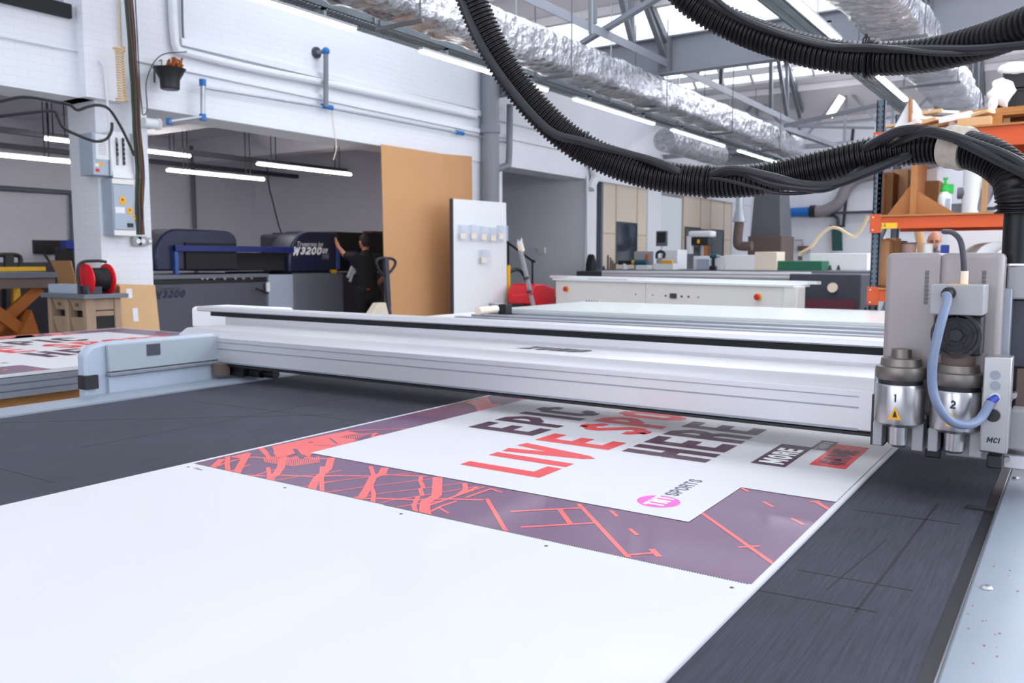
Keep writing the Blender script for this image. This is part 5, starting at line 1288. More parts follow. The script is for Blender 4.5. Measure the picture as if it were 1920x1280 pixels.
mb = MB(); P = [onx(*p, XQ) for p in ((723, 519), (712, 508), (706, 495), (707, 487), (715, 484), (725, 484), (735, 485), (741, 490), (740, 498), (733, 508), (725, 516))]
mb.tube(spline(P, 5), .02, 10); part('handle_loop', mb, M['black'], t)
mb = MB(); mb.bar(onx(723, 484, XQ), onx(728, 575, XQ), .07, .05); mb.bar(onx(728, 575, XQ), onx(731, 600, XQ), .05, .05); part('drawbar', mb, M['dark_grey'], t)
mb = MB(); mb.slab([onx(p, q, XQ+.1) for p, q in ((695, 592), (711, 568), (724, 567), (730, 592))], (-.12, 0, 0)); part('hydraulic_cover', mb, M['cream'], t, .01)
mb = MB(); mb.box(XQ-.25, XQ+.2, mp_.y-.9, mp_.y+.1, .06, .12); part('forks', mb, M['cream'], t)
for k in (-.2, .15):
    mb = MB(); mb.cyl((XQ+k-.03, mp_.y-.3, .08), (XQ+k+.03, mp_.y-.3, .08), .08); part('wheel', mb, M['black'], t)
# ------------------------------------------------------------------ left corner: crate cabinet, reel, cartons, lift table
CX = -7.35
def cz(px, py, X=CX): return onx(px, py, X)
c0 = cz(160, 552); c1 = cz(226, 552); zt = c0.z
cc = ony(88, 552, c0.y)                        # left end of the long side that faces the camera
cab = thing('crate_cabinet', 'rough timber cabinet with open drawer crates and a grey top', 'cabinet', ((c0.x+cc.x)/2, (c0.y+c1.y)/2, 0))
xl, xr, ya, yb = cc.x, c0.x, c0.y, c1.y
mb = MB(); mb.box(xl-.04, xr+.05, ya-.04, yb+.05, zt-.04, zt); part('top', mb, M['mid_grey'], cab, .004)
mb = MB(); mb.box(xl+.05, xr-.02, ya+.10, yb-.02, .05, zt-.05); part('inner_box', mb, M['black_matte'], cab)
for x in (xl, (xl+xr)/2-.03, xr-.06):
    mb = MB(); mb.box(x, x+.06, ya, ya+.09, 0, zt-.04); part('post', mb, M['wood'], cab, .003)
for y in (yb-.06,):
    mb = MB(); mb.box(xr-.08, xr, y, y+.06, 0, zt-.04); part('post', mb, M['wood'], cab, .003)
wm = (xr-xl)
for i in range(2):
    x0 = (xl+.062, (xl+xr)/2+.032)[i]; x1 = ((xl+xr)/2-.032, xr-.062)[i]
    for zz0, zz1 in ((zt-.15, zt-.045), (zt-.36, zt-.21), (zt-.57, zt-.42), (zt-.80, zt-.63)):
        mb = MB(); mb.slab([(x0+.02, ya+.035, zz0), (x1-.02, ya+.035, zz0), (x1, ya+.012, zz1), (x0, ya+.012, zz1)], (0, .05, 0)); d = part('crate_drawer', mb, M['wood'], cab, .003)
        if zz1 > zt-.1:
            mb = MB(); mb.ball(((x0+x1)/2, ya+.015, (zz0+zz1)/2), .018, 10, 6); part('knob', mb, M['brown_metal'], d)
for zz0, zz1 in ((zt-.145, zt-.045), (zt-.20, zt-.155), (zt-.36, zt-.315), (zt-.6, zt-.45), (.12, .3)):
    mb = MB(); mb.box(xr-.07, xr-.012, ya+.09, yb-.06, zz0, zz1); part('side_slat', mb, M['wood'], cab, .003)
t = thing('cable_reel', 'red cable reel wound with black cable on the crate cabinet', 'cable reel', cz(176, 548, CX-.05))
rc = cz(181, 524, CX-.12); yv = Vector((0, 1, 0))
for s, d in ((-.10, 'flange'), (.10, 'flange')):
    mb = MB(); mb.lathe(rc+yv*s, yv, [(.13, -.012), (.145, -.006), (.145, .006), (.13, .012), (.04, .012)], 28); part('flange', mb, M['red'], t)
mb = MB(); mb.lathe(rc, yv, [(.10+.008*(k % 2), -.085+k*.0085) for k in range(21)], 28); part('wound_cable', mb, M['black'], t)
mb = MB(); mb.tube(spline([rc+Vector((0, -.16, -.14)), rc+Vector((0, -.16, .13)), rc+Vector((0, .0, .17)), rc+Vector((0, .10, .16))], 5), .014, 8); mb.bar(rc+Vector((-.1, -.16, -.145)), rc+Vector((.1, -.16, -.145)), .02, .02); mb.bar(rc+Vector((0, -.16, -.145)), rc+Vector((0, .14, -.145)), .02, .02); part('carry_frame', mb, M['black'], t)
mb = MB(); a = ony(104, 500, ya+.25); b = ony(150, 548, ya+.25); mb.box(a.x+.12, b.x, ya+.2, ya+.45, zt, zt+.16)
t = thing('open_carton', 'open brown cardboard carton on the crate cabinet', 'carton', ((a.x+b.x)/2, ya+.3, zt)); part('box', mb, M['card_brown'], t)
mb = MB(); mb.slab([(a.x, ya+.20, zt+.30), (b.x-.05, ya+.20, zt+.30), (b.x, ya+.2, zt+.16), (a.x+.12, ya+.2, zt+.16)], (0, .01, 0)); part('flap', mb, M['card_brown'], t)
mb = MB(); a = ony(138, 490, ya+.3); b = ony(162, 515, ya+.3); mb.box(a.x, b.x, ya+.46, ya+.56, zt, a.z)
t = thing('paper_pack', 'white paper pack with a green mark standing behind the carton', 'paper pack', (a.x, ya+.5, zt)); part('pack', mb, M['paper'], t)
c = ony(157, 497, ya+.459); mb = MB(); mb.cyl((c.x, ya+.459, c.z), (c.x, ya+.455, c.z), .03); part('green_mark', mb, M['green_mat'], t)
mb = MB(); a = ony(96, 532, ya+.05); b = ony(150, 549, ya+.05); mb.box(a.x, b.x, ya+.02, ya+.18, zt, a.z); mb.box(b.x, b.x+.14, ya+.04, ya+.18, zt, a.z-.01, 1)
solo('metal_tray', mb, [M['machine_blue'], M['dark_grey']], 'long pale metal box at the front of the crate cabinet top', 'box', bev=.004)
t = thing('tall_carton', 'tall pale cardboard carton standing at the foot of the white pillar', 'carton', (-7.8, 5.1, 0))
a = cz(222, 532, -7.7); b = cz(291, 534, -7.7)
mb = MB(); mb.slab([(-7.62, a.y, 0), (-7.62, b.y+.03, 0), (-7.7, b.y, b.z), (-7.7, a.y, a.z)], (-.35, 0, 0)); part('box', mb, M['cardboard_box'], t, .004)
for px, py, s, q in ((246, 550, .03, .045), (256, 590, .028, .065)):
    c = cz(px, py, -7.66); X_ = lambda z: -7.62-.08*z/a.z+.003; mb = MB(); mb.slab([(X_(c.z-q), c.y-s, c.z-q), (X_(c.z-q), c.y+s, c.z-q), (X_(c.z+q), c.y+s, c.z+q), (X_(c.z+q), c.y-s, c.z+q)], (-.002, 0, 0)); part('paper_label', mb, M['paper'], t)
mb = MB(); mb.box(-8.1, -7.67, a.y-.012, a.y-.002, a.z-.25, a.z-.02); part('tape', mb, M['card_brown'], t)
M['ochre'] = mat('worn_ochre_enamel', srgb(170, 96, 34), .6, var=.15)
t = thing('lift_table', 'orange scissor lift table with a dark top in the left side room', 'lift table', (-10.4, 4.2, 0))
LX = -9.6
a = onx(-40, 512, LX); b = onx(110, 512, LX)
mb = MB(); mb.box(LX-1.2, LX, a.y-.4, b.y, a.z-.06, a.z); part('top', mb, M['mid_grey'], t, .005)
mb = MB(); mb.box(LX-1.15, LX-.03, a.y-.35, b.y-.03, a.z-.17, a.z-.06); part('top_frame', mb, M['brown_metal'], t)
zt2 = a.z-.17
for x in (LX-.08, LX-1.05):
    mb = MB(); mb.bar((x, a.y-.1, zt2), (x, b.y-.15, .42), .05, .12); mb.bar((x-.06, b.y-.15, zt2), (x-.06, a.y-.1, .42), .05, .12); part('scissor_arm', mb, M['ochre'], t)
mb = MB(); mb.box(LX-1.1, LX+.02, a.y-.35, b.y, .30, .42); part('base_frame', mb, M['ochre'], t)
mb = MB(); mb.slab([(LX, a.y+.3, .42), (LX, b.y-.2, .42), (LX, (a.y+b.y)/2+.1, .85)], (-.5, 0, 0)); part('motor_cover', mb, M['ochre'], t)
for y in (b.y-.06, (a.y+b.y)/2-.2):
    mb = MB(); mb.box(LX-.9, LX-.84, y-.04, y+.04, .3, zt2); part('yellow_upright', mb, M['yellow'], t)
for y in (a.y+.5, b.y-.2):
    mb = MB(); mb.cyl((LX-.12, y, .14), (LX+.0, y, .14), .14, seg=20); part('wheel', mb, M['black'], t)
t = thing('pallet_truck', 'black and yellow handled truck standing on the left behind the lift table', 'pallet truck', onx(20, 600, -11.2))
XQ2 = -11.1
mb = MB(); P = [onx(*p, XQ2) for p in ((-12, 500), (-8, 482), (0, 478), (30, 478), (38, 484), (37, 500), (30, 505))]; mb.tube(spline(P, 4), .028, 8); mb.bar(onx(16, 478, XQ2), onx(17, 512, XQ2), .10, .06); part('handle', mb, M['black'], t)
mb = MB(); mb.box(XQ2-.05, XQ2+.05, onx(-5, 505, XQ2).y, onx(82, 505, XQ2).y, onx(40, 508, XQ2).z, onx(40, 500, XQ2).z); part('hazard_bar', mb, M['yellow'], t)
mb = MB(); mb.bar(onx(17, 512, XQ2), onx(17, 640, XQ2), .12, .12); part('mast', mb, M['black'], t)
mb = MB(); a = onx(-40, 492, -13.3); mb.box(-13.95, -13.2, 0, 7.5, 0, a.z); solo('rear_bench', mb, M['dark_grey'], 'low dark bench along the back wall of the left side room', 'bench')
for (p0, p1), m, l in ((((114, 465), (127, 492)), 'black', 'black box on the rear bench left of the pillar'), (((124, 450), (140, 470)), 'blue', 'dark blue box against the left room wall by the pillar')):
    a, b = onx(*p0, -13.2), onx(*p1, -13.2); mb = MB(); mb.box(-13.4, -13.2, a.y, b.y+.1, b.z, a.z); solo('supply_box', mb, M[m], l, 'box', bev=.01)
t = thing('wall_socket', 'dark double socket with looping leads on the left room wall', 'socket', onx(88, 465, -13.95))
c = onx(88, 463, -13.98); mb = MB(); mb.box(-14, -13.93, c.y-.22, c.y+.22, c.z-.11, c.z+.11); part('plate', mb, M['black'], t)
mb = MB(); mb.tube(spline([c+Vector((.08, -.1, -.1)), c+Vector((.2, .05, -.4)), c+Vector((.2, .35, -.5)), c+Vector((.2, .6, -.35))], 6), .02, 6); part('lead', mb, M['dark_grey'], t)
# ================================================================== second cutting table behind the gantry
t = thing('cutting_table', 'second cutter behind the gantry with a white glass top and silver rails', 'cutting table', (-2, 8, 0))
ye = 7.18; yf = 8.98
mb = MB(); mb.box(-5.0, 1.6, ye, yf, .87, .90); part('glass_top', mb, M['glass_top'], t)
mb = MB(); mb.box(-5.0, 1.6, ye+.05, yf-.05, .3, .87); part('body', mb, M['grey_plastic'], t)
M['rail_mid'] = mat('silver_grey_rail', (.42, .44, .48), .4, .4, var=.05); M['rail_dark'] = mat('dark_grey_rail_channel', (.13, .14, .17), .5, .3, var=.05)  # dark grey rails alternate with the silver ones, set a little lower
for k, (y, z, w_, m) in enumerate(((7.10, .872, .05, 'rail_dark'), (7.00, .880, .045, 'rail_mid'), (6.88, .855, .07, 'rail_dark'), (6.74, .868, .06, 'rail_mid'), (6.60, .845, .08, 'rail_dark'), (6.46, .862, .05, 'rail_mid'), (6.34, .84, .07, 'rail_dark'), (6.20, .858, .07, 'rail_mid'), (6.06, .84, .06, 'rail_dark'))):
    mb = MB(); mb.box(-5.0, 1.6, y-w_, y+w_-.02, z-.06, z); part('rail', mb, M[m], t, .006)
mb = MB(); mb.box(-5.0, 1.6, 6.0, 7.15, .3, .79); part('front_body', mb, M['grey_plastic'], t)
mb = MB(); mb.box(-5.55, -5.0, 5.95, 7.4, .79, .83); part('side_shelf', mb, M['white'], t, .01)
t2_ = t
t = thing('chrome_block', 'small chrome and black motor block at the end of the silver rails', 'motor block', onz(937, 588, .86))
c = onz(932, 589, .86); mb = MB(); mb.box(c.x-.07, c.x+.05, c.y-.05, c.y+.05, .86, .97); part('block', mb, M['alu_bright'], t, .006)
mb = MB(); mb.box(c.x+.05, c.x+.14, c.y-.05, c.y+.06, .865, .965); part('cover', mb, M['black'], t, .004)
for dx in (-.04, 0.0, .03):
    mb = MB(); mb.cyl((c.x+dx, c.y-.05, .92+abs(dx)*.5), (c.x+dx, c.y-.055, .92+abs(dx)*.5), .012); part('bore', mb, M['black'], t)
mb = MB(); mb.tube([onz(896, 583, .93), onz(930, 579, .93)], .035, 14); solo('paper_tube', mb, M['label_cream'], 'cream paper tube lying before the foot of the white panel', 'tube')
# white control-box machine
q0 = onz(1042, 524, 1.10); q1 = onz(1497, 537, 1.10)
ax_ = (q1-q0); Lw = ax_.length; rz = math.atan2(ax_.y, ax_.x)
t = thing('laminator_table', 'long white machine cabinet with red stop buttons behind the second cutter', 'machine', (q0.x, q0.y, 0), rz)
def lbox(name, x0, x1, y0, y1, z0, z1, m, bev=0, par=None, label=None):
    mb = MB(); mb.box(x0, x1, y0, y1, z0, z1); return part(name, mb, M[m], par or t, bev, label, local=True)
lbox('left_door', 0, Lw*.44, 0, .14, .25, 1.09, 'cream_white', .01)
lbox('right_door', Lw*.443, Lw*.955, 0, .14, .25, 1.09, 'cream_white', .01)
lbox('end_post', Lw*.957, Lw, -.02, .14, .25, 1.10, 'cream_white', .01)
lbox('rear_body', .1, Lw*.9, .16, .75, .25, 1.05, 'dark_grey')
lbox('top', -.05, Lw-.05, -.03, .30, 1.09, 1.12, 'white', .004)
lbox('front_roller', -.45, Lw+.08, .25, .32, 1.12, 1.155, 'white')
lbox('slot', .6, Lw*.33, .1, .13, 1.12, 1.124, 'black')
for fx in (.062, .875):
    mb = MB(); x = Lw*fx; mb.cyl((x, -.002, .965), (x, -.02, .965), .042, seg=20); part('button_collar', mb, M['yellow'], t, local=True)
    mb = MB(); mb.lathe((x, -.02, .965), (0, -1, 0), [(.02, 0), (.022, .01), (.036, .014), (.036, .03), (.025, .038)], 20); part('stop_button', mb, M['red'], t, local=True)
for fx, r, m in ((.530, .012, 'black'), (.595, .014, 'maroon'), (.622, .014, 'maroon'), (.660, .014, 'grey_plastic'), (.40, .008, 'black'), (.476, .008, 'black')):
    mb = MB(); mb.cyl((Lw*fx, 0, .93), (Lw*fx, -.01, .93), r); part('indicator', mb, M[m], t, local=True)
lbox('counter_display', Lw*.548, Lw*.574, -.012, 0, .90, .965, 'dark_grey')
for k in range(5):
    mb = MB(); x = Lw*(.165+.014*k); mb.cyl((x, 0, .80), (x, -.006, .80), .012); part('indicator', mb, M['black'], t, local=True)
# dark roller laminator and long bench beyond
lam = thing('roller_laminator', 'dark roller machine with silver rollers behind the white cabinet', 'laminator', (-4, 13, 0))
def ybox(par, name, px0, py0, px1, py1, Y, d, m, bev=0, label=None):
    a = ony(px0, py0, Y); b = ony(px1, py1, Y); mb = MB(); mb.box(a.x, b.x, Y, Y+d, b.z, a.z); return part(name, mb, M[m], par, bev, label)
YL = 12.9
ybox(lam, 'end_housing', 1480, 513, 1612, 600, YL, .7, 'dark_grey', .02)
ybox(lam, 'end_housing', 1080, 508, 1150, 560, YL+1.2, .5, 'dark_grey', .02)
for py, m in ((515, 'alu'), (521, 'alu'), (530, 'alu_dark')):
    a = ony(1130, py-2, YL+.1); b = ony(1560, py, YL+.1); mb = MB(); mb.cyl((a.x, YL+.1, b.z), (b.x-.3, YL+.1, b.z), .04, seg=12); part('roller', mb, M[m], lam)
mb = MB(); c = ony(1562, 539, YL-.01); mb.cyl(c, c+Vector((0, -.05, 0)), .07, seg=20); part('hub_cap', mb, M['label_cream'], lam)
mb = MB(); a = ony(1500, 560, YL-.05); b = ony(1600, 590, YL-.05); mb.box(a.x, b.x, YL-.05, YL, .2, a.z); part('maroon_cloth', mb, M['maroon'], lam)
ybox(lam, 'lower_frame', 1060, 560, 1620, 690, YL+.3, .6, 'black')
for px in (1117, 1132, 1556, 1572):
    mb = MB(); a = ony(px, 506, YL+.3); mb.cyl(a, a+Vector((0, 0, .07)), .03, .012); part('adjuster', mb, M['black'], lam)
# assembly bench
bz = 1.18; YB = 15.2
a = ony(1150, 512, YB); b = ony(1660, 505, YB)
bn = thing('assembly_bench', 'long grey topped bench covered in tools and boards in the middle distance', 'bench', (-5, YB, 0))
bz = ony(1300, 506, YB).z
mb = MB(); mb.box(a.x-.6, b.x+1.5, YB, YB+2.2, bz-.06, bz); part('top', mb, M['mid_grey'], bn, .005)
for x in (a.x-.5, -6, -3.5, -1.2):
    mb = MB(); mb.box(x, x+.1, YB+.1, YB+.2, 0, bz-.06); part('leg', mb, M['dark_grey'], bn)
def bench_item(name, r, m, label, cat, Y=YB+.3, d=.5, bev=.01):
    a = ony(r[0], r[1], Y); b = ony(r[2], r[3], Y); mb = MB(); mb.box(a.x, b.x, Y, Y+d, bz, max(a.z, bz+.02)); return solo(name, mb, M[m], label, cat, bev=bev)
bench_item('sheet_pad', (1300, 480, 1358, 505), 'paper', 'white stacked papers on the bench right of the case', 'paper stack')
bench_item('foam_block', (1359, 478, 1415, 505), 'paper_white', 'cream white block stack on the bench, left of the tall pile', 'block stack')
bench_item('foam_block', (1415, 472, 1456, 505), 'label_cream', 'tallest cream block pile at the bench centre', 'block stack')
bench_item('green_sheet_stack', (1456, 489, 1541, 499), 'green_mat', 'dark green sheets stacked on the bench', 'sheet stack', Y=YB+.35)
bench_item('white_board_stack', (1519, 475, 1626, 500), 'paper_white', 'bright white board stack at the right bench end', 'board stack', Y=YB+.9)
bench_item('white_case', (1246, 468, 1270, 500), 'white', 'white case standing behind the yellow jigsaw on the bench', 'case', Y=YB+.9)
bench_item('picture_board', (1189, 471, 1224, 500), 'grey_plastic', 'pale grey board standing behind the teal drill', 'board', Y=YB+.9, d=.04)
bench_item('storage_box', (1306, 485, 1330, 497), 'machine_blue', 'small pale blue box among papers on the bench', 'box', Y=YB+.2, d=.1)
# tools
def tool_thing(name, label, cat, px, Y=YB+.1): return thing(name, label, cat, (ony(px, 505, Y).x, Y, bz))
t = tool_thing('cordless_drill', 'teal cordless drill standing upright on the bench front edge', 'drill', 1338)
c = ony(1337, 505, YB+.1)
mb = MB(); mb.box(c.x-.06, c.x+.06, YB+.05, YB+.15, bz, bz+.08); part('battery', mb, M['black'], t, .01)
mb = MB(); mb.box(c.x-.03, c.x+.03, YB+.08, YB+.13, bz+.08, bz+.24); part('grip', mb, M['black'], t, .01)
mb = MB(); z = bz+.26; mb.cyl((c.x-.06, YB+.1, z), (c.x+.07, YB+.1, z), .04, seg=14); part('motor_housing', mb, M['teal'], t)
mb = MB(); mb.cyl((c.x+.07, YB+.1, z), (c.x+.13, YB+.1, z), .03, .02, seg=14); part('chuck', mb, M['grey_plastic'], t)
t = tool_thing('power_drill', 'teal power tool lying on a box at the left of the bench', 'drill', 1200)
c = ony(1205, 492, YB+.1)
mb = MB(); mb.cyl((c.x-.16, YB+.1, c.z), (c.x+.1, YB+.1, c.z), .06, seg=14); part('motor_housing', mb, M['teal'], t)
mb = MB(); mb.cyl((c.x-.22, YB+.1, c.z), (c.x-.16, YB+.1, c.z), .045); part('chuck', mb, M['yellow'], t)
mb = MB(); mb.box(c.x-.12, c.x+.12, YB+.05, YB+.3, bz, c.z-.05); part('stand', mb, M['white'], t)
mb = MB(); mb.bar(c+Vector((.06, 0, 0)), c+Vector((.1, 0, .16)), .05, .05); part('grip', mb, M['orange'], t)
t = tool_thing('jigsaw', 'black handled tool on a yellow base before the white case', 'power tool', 1238)
c = ony(1238, 482, YB+.1)
mb = MB(); mb.tube(spline([c+Vector((-.07, 0, -.03)), c+Vector((-.07, 0, .07)), c+Vector((0, 0, .11)), c+Vector((.08, 0, .08)), c+Vector((.07, 0, -.02))], 4), .03, 8); part('handle', mb, M['black'], t)
mb = MB(); mb.cyl(c+Vector((0, -.04, -.08)), c+Vector((0, .08, -.08)), .07); part('blade_housing', mb, M['grey_plastic'], t)
mb = MB(); q = ony(1250, 491, YB+.05); mb.box(q.x-.12, q.x+.12, YB+.02, YB+.1, q.z-.03, q.z+.03); part('yellow_base', mb, M['amber'], t)
mb = MB(); mb.box(c.x-.1, c.x+.3, YB+.03, YB+.3, bz, q.z-.03); part('stand', mb, M['white'], t)
t = tool_thing('grinder_post', 'black and white twin head tool at the left bench end', 'power tool', 1170)
c = ony(1172, 494, YB+.1); mb = MB(); mb.box(c.x-.14, c.x+.14, YB+.06, YB+.16, c.z-.02, c.z+.06); part('head', mb, M['black'], t, .01)
mb = MB(); mb.cyl((c.x, YB+.1, bz), (c.x, YB+.1, c.z), .05); part('stem', mb, M['white'], t)
t = tool_thing('clamp_rack', 'bunch of upright metal rods at the far left of the bench', 'clamps', 1145)
for k, px in enumerate((1140, 1145, 1149, 1153)):
    mb = MB(); c = ony(px, 478+k*5, YB+.1); mb.cyl((c.x, YB+.1, bz), c, .02); part('rod', mb, M['brown_metal'], t)
t = thing('lamp_machine', 'white hooded machine head on a stalk rising behind the bench', 'machine', ony(1315, 500, YB+1.8))
c = ony(1315, 440, YB+1.8); mb = MB(); mb.box(c.x-.26, c.x+.26, YB+1.7, YB+2.0, c.z-.05, c.z+.08); part('hood', mb, M['white'], t, .04)
mb = MB(); mb.box(c.x-.18, c.x+.18, YB+1.72, YB+1.95, c.z-.22, c.z-.05); part('head', mb, M['black'], t, .02)
mb = MB(); mb.box(c.x-.3, c.x-.2, YB+1.72, YB+1.9, c.z-.4, c.z-.02); part('side_arm', mb, M['white'], t, .02)
mb = MB(); mb.cyl((c.x+.02, YB+1.8, bz-.4), (c.x+.02, YB+1.8, c.z-.2), .035); part('stalk', mb, M['grey_plastic'], t)
mb = MB(); mb.box(c.x-.05, c.x+.0, YB+1.7, YB+1.72, c.z-.18, c.z-.1); part('yellow_grip', mb, M['yellow'], t)
t = thing('monitor', 'dark screened monitor on the wall opening behind the bench', 'monitor', ony(1240, 462, YB+1.5))
a = ony(1230, 433, YB+1.5); b = ony(1250, 461, YB+1.5); mb = MB(); mb.box(a.x, b.x, YB+1.5, YB+1.56, b.z, a.z); part('casing', mb, M['mid_grey'], t, .01)
mb = MB(); mb.box(a.x+.03, b.x-.03, YB+1.493, YB+1.5, b.z+.07, a.z-.03); part('screen', mb, M['black'], t)
mb = MB(); mb.cyl(((a.x+b.x)/2, YB+1.55, bz), ((a.x+b.x)/2, YB+1.55, b.z), .03); part('stand', mb, M['white'], t)
# cream partitions in the left wall
def partition(name, y0, y1, label, win, seams, extra=None):
    t = thing(name, label, 'partition', (XW-.05, (y0+y1)/2, 0))
    mb = MB(); mb.box(XW-.10, XW-.04, y0, y1, 0, LZ); part('panels', mb, M['cream'], t)
    for y in seams:
        mb = MB(); mb.box(XW-.045, XW-.03, y-.02, y+.02, 0, LZ); part('joint_strip', mb, M['cream_dark'], t)
    mb = MB(); z = 1.93; mb.box(XW-.045, XW-.033, y0, y1, z, z+.03); part('joint_strip', mb, M['cream_dark'], t)
    for (ya, yb, za, zb, m, nm) in win:
        mb = MB(); mb.box(XW-.05, XW-.03, ya, yb, za, zb); w_ = part(nm, mb, M[m], t)
        mb = MB()
        for q in ((ya-.03, ya, za, zb), (yb, yb+.03, za, zb), (ya-.03, yb+.03, zb, zb+.03), (ya-.03, yb+.03, za-.03, za)): mb.box(XW-.05, XW-.02, *q)
        part('frame', mb, M['dark_grey'], w_)
    return t
yw0, yw1 = onx(1158, 500, XW).y, onx(1195, 500, XW).y
p1_ = partition('cream_partition', onx(1132, 400, XW).y, 17.60, 'cream partition with a dark window between two white pillars', [(yw0, yw1, onx(1176, 492, XW).z, onx(1176, 419, XW).z, 'glass_dark', 'window')], [yw0-.03, yw1+.03])
mb = MB(); y = onx(1131, 400, XW).y; mb.box(XW-.12, XW, y-.08, y, 0, LZ); part('corner_post', mb, M['mid_grey'], p1_)
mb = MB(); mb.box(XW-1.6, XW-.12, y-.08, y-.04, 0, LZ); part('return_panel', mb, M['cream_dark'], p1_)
ya_ = onx(1285, 400, XW).y; yb_ = 23.1
p2_ = partition('cream_partition', ya_, yb_, 'cream partition further back with an orange door and dark windows', [(ya_+.1, onx(1314, 460, XW).y, .9, onx(1300, 428, XW).z, 'glass_dark', 'window'), (onx(1315, 460, XW).y+.03, onx(1331, 460, XW).y, 0, onx(1320, 432, XW).z, 'door_orange', 'door'), (onx(1335, 460, XW).y, onx(1358, 460, XW).y, .9, onx(1340, 432, XW).z, 'glass_dark', 'window')], [onx(1316, 400, XW).y, onx(1335, 400, XW).y, onx(1360, 400, XW).y])
t = tube_light(-9.8, 18.6, 20.0, 2.75, 'short strip light seen through the dark opening between partitions', room=True)
for yy in (18.8, 19.8):
    mb = MB(); mb.bar((-9.8, yy, 2.8), (-9.8, yy, 3.6), .01, .01); part('hanger', mb, M['black'], t)
# far wall: extraction hood, small hood, ducts, hose reel
t = thing('extraction_hood', 'grey sheet metal hood tapering up from a brown cabinet by the far wall', 'extraction hood', ony(1430, 500, 21))
Y = 21.0
a0 = ony(1407, 445, Y); a1 = ony(1463, 445, Y); b0 = ony(1418, 340, Y); b1 = ony(1452, 340, Y)
mb = MB(); mb.add([(a0.x, Y, a0.z), (a1.x, Y, a0.z), (a1.x, Y+1, a0.z), (a0.x, Y+1, a0.z), (b0.x, Y+.2, 4.6), (b1.x, Y+.2, 4.6), (b1.x, Y+.8, 4.6), (b0.x, Y+.8, 4.6)], [(0,1,2,3), (4,5,6,7), (0,1,5,4), (1,2,6,5), (2,3,7,6), (3,0,4,7)]); part('hood', mb, M['steel_grey'], t)
c0_ = ony(1405, 443, Y); c1_ = ony(1466, 490, Y); mb = MB(); mb.box(c0_.x, c1_.x, Y-.1, Y+1, 0, c0_.z); part('cabinet', mb, M['brown_metal'], t, .01)
t = thing('extraction_hood', 'small silver cone hood on a pipe left of the large hood', 'extraction hood', ony(1386, 480, 19.5)); Y = 19.5
c = ony(1386, 416, Y); d = ony(1386, 392, Y); e = ony(1386, 360, Y)
mb = MB(); mb.lathe((c.x, Y, 0), (0, 0, 1), [(.16, c.z), (.09, d.z), (.08, e.z), (.10, 5.3)], 20, caps=False); part('cone', mb, M['galv'], t)
mb = MB(); f = ony(1383, 455, Y); g = ony(1410, 461, Y); mb.tube(spline([(c.x, Y, c.z), (f.x, Y, f.z), (f.x+.1, Y, g.z), (g.x, Y, g.z)], 6), .11, 14); part('elbow_pipe', mb, M['brown_metal'], t)
t = thing('flexible_duct', 'fat grey flexible duct sweeping down to a pipe along the far wall', 'duct', ony(1560, 390, 23.8)); Y = 24.4
mb = MB(); mb.tube(spline([ony(*p, Y) for p in ((1760, 300), (1700, 318), (1620, 330), (1590, 350), (1572, 380), (1545, 395), (1525, 396))], 6), .16, 14); part('flexible_length', mb, M['duct_grey'], t)
mb = MB(); a = ony(1527, 396, Y); b = ony(1458, 400, Y); mb.cyl(a, b, .13, seg=14); part('blue_pipe', mb, M['blue_fit'], t)
mb = MB(); a = ony(1519, 396, Y); b = ony(1530, 396, Y); mb.cyl(a, b, .17, seg=14); part('sleeve', mb, M['black'], t)
mb = MB(); a = ony(1462, 400, 24.4); b = ony(1900, 385, 24.4); mb.box(a.x, b.x, 24.35, 24.6, a.z-.06, a.z+.0); structure('trim_7', mb, M['dark_grey'])
mb = MB(); mb.tube(spline([ony(*p, 24.45) for p in ((1460, 404), (1540, 404), (1564, 405), (1571, 412), (1571, 424))], 5), .04, 8); solo('wall_conduit', mb, M['dark_grey'], 'dark conduit bending down to the hose reel on the far wall', 'conduit')
t = thing('hose_reel', 'dark green coiled hose hanging in a wall niche at the far wall', 'hose', ony(1569, 470, 24.4))
for k in range(5):
    mb = MB(); a = ony(1561+k*4, 428, 24.4); b = ony(1562+k*4, 470, 24.4); mb.tube([a, b], .03, 8); part('hose_loop', mb, M['green_dark'], t)
mb = MB(); a = ony(1556, 424, 24.5); b = ony(1584, 424, 24.5); mb.box(a.x, b.x, 24.45, 24.55, a.z-.03, a.z+.03); part('hook_bar', mb, M['dark_grey'], t)
t = thing('air_hose', 'pale beige hose looping up from the bench toward the rack', 'hose', ony(1500, 485, 16.4))
mb = MB(); mb.tube(spline([ony(*p, 16.4) for p in ((1500, 486), (1500, 476), (1520, 463), (1537, 442), (1555, 428), (1572, 428), (1588, 438), (1602, 443), (1615, 430), (1628, 405))], 6), .03, 8); part('hose', mb, M['beige_hose'], t)
mb = MB(); a = ony(1500, 488, 16.4); mb.cyl(a, a+Vector((0, 0, .08)), .04); part('nozzle', mb, M['brown_metal'], t)
pipe('drop_cable', [ony(1600, 240, 24.4), ony(1590, 340, 24.4), ony(1581, 424, 24.4)], .04, 'black', 'black vertical cable crossing the far wall beside the hose reel', 'cable')
pipe('wall_conduit', [ony(1476, 487, 24.5), ony(1476, 450, 24.5), ony(1505, 450, 24.5), ony(1506, 462, 24.5)], .025, 'grey_plastic', 'thin pale conduit loop low on the far wall', 'conduit')
mb = MB(); a = ony(1495, 461, 24.4); b = ony(1516, 470, 24.4); mb.box(a.x, b.x, 24.4, 24.58, b.z, a.z); solo('wall_box', mb, M['brown_metal'], 'small brown box on the far wall above the hose end', 'box')
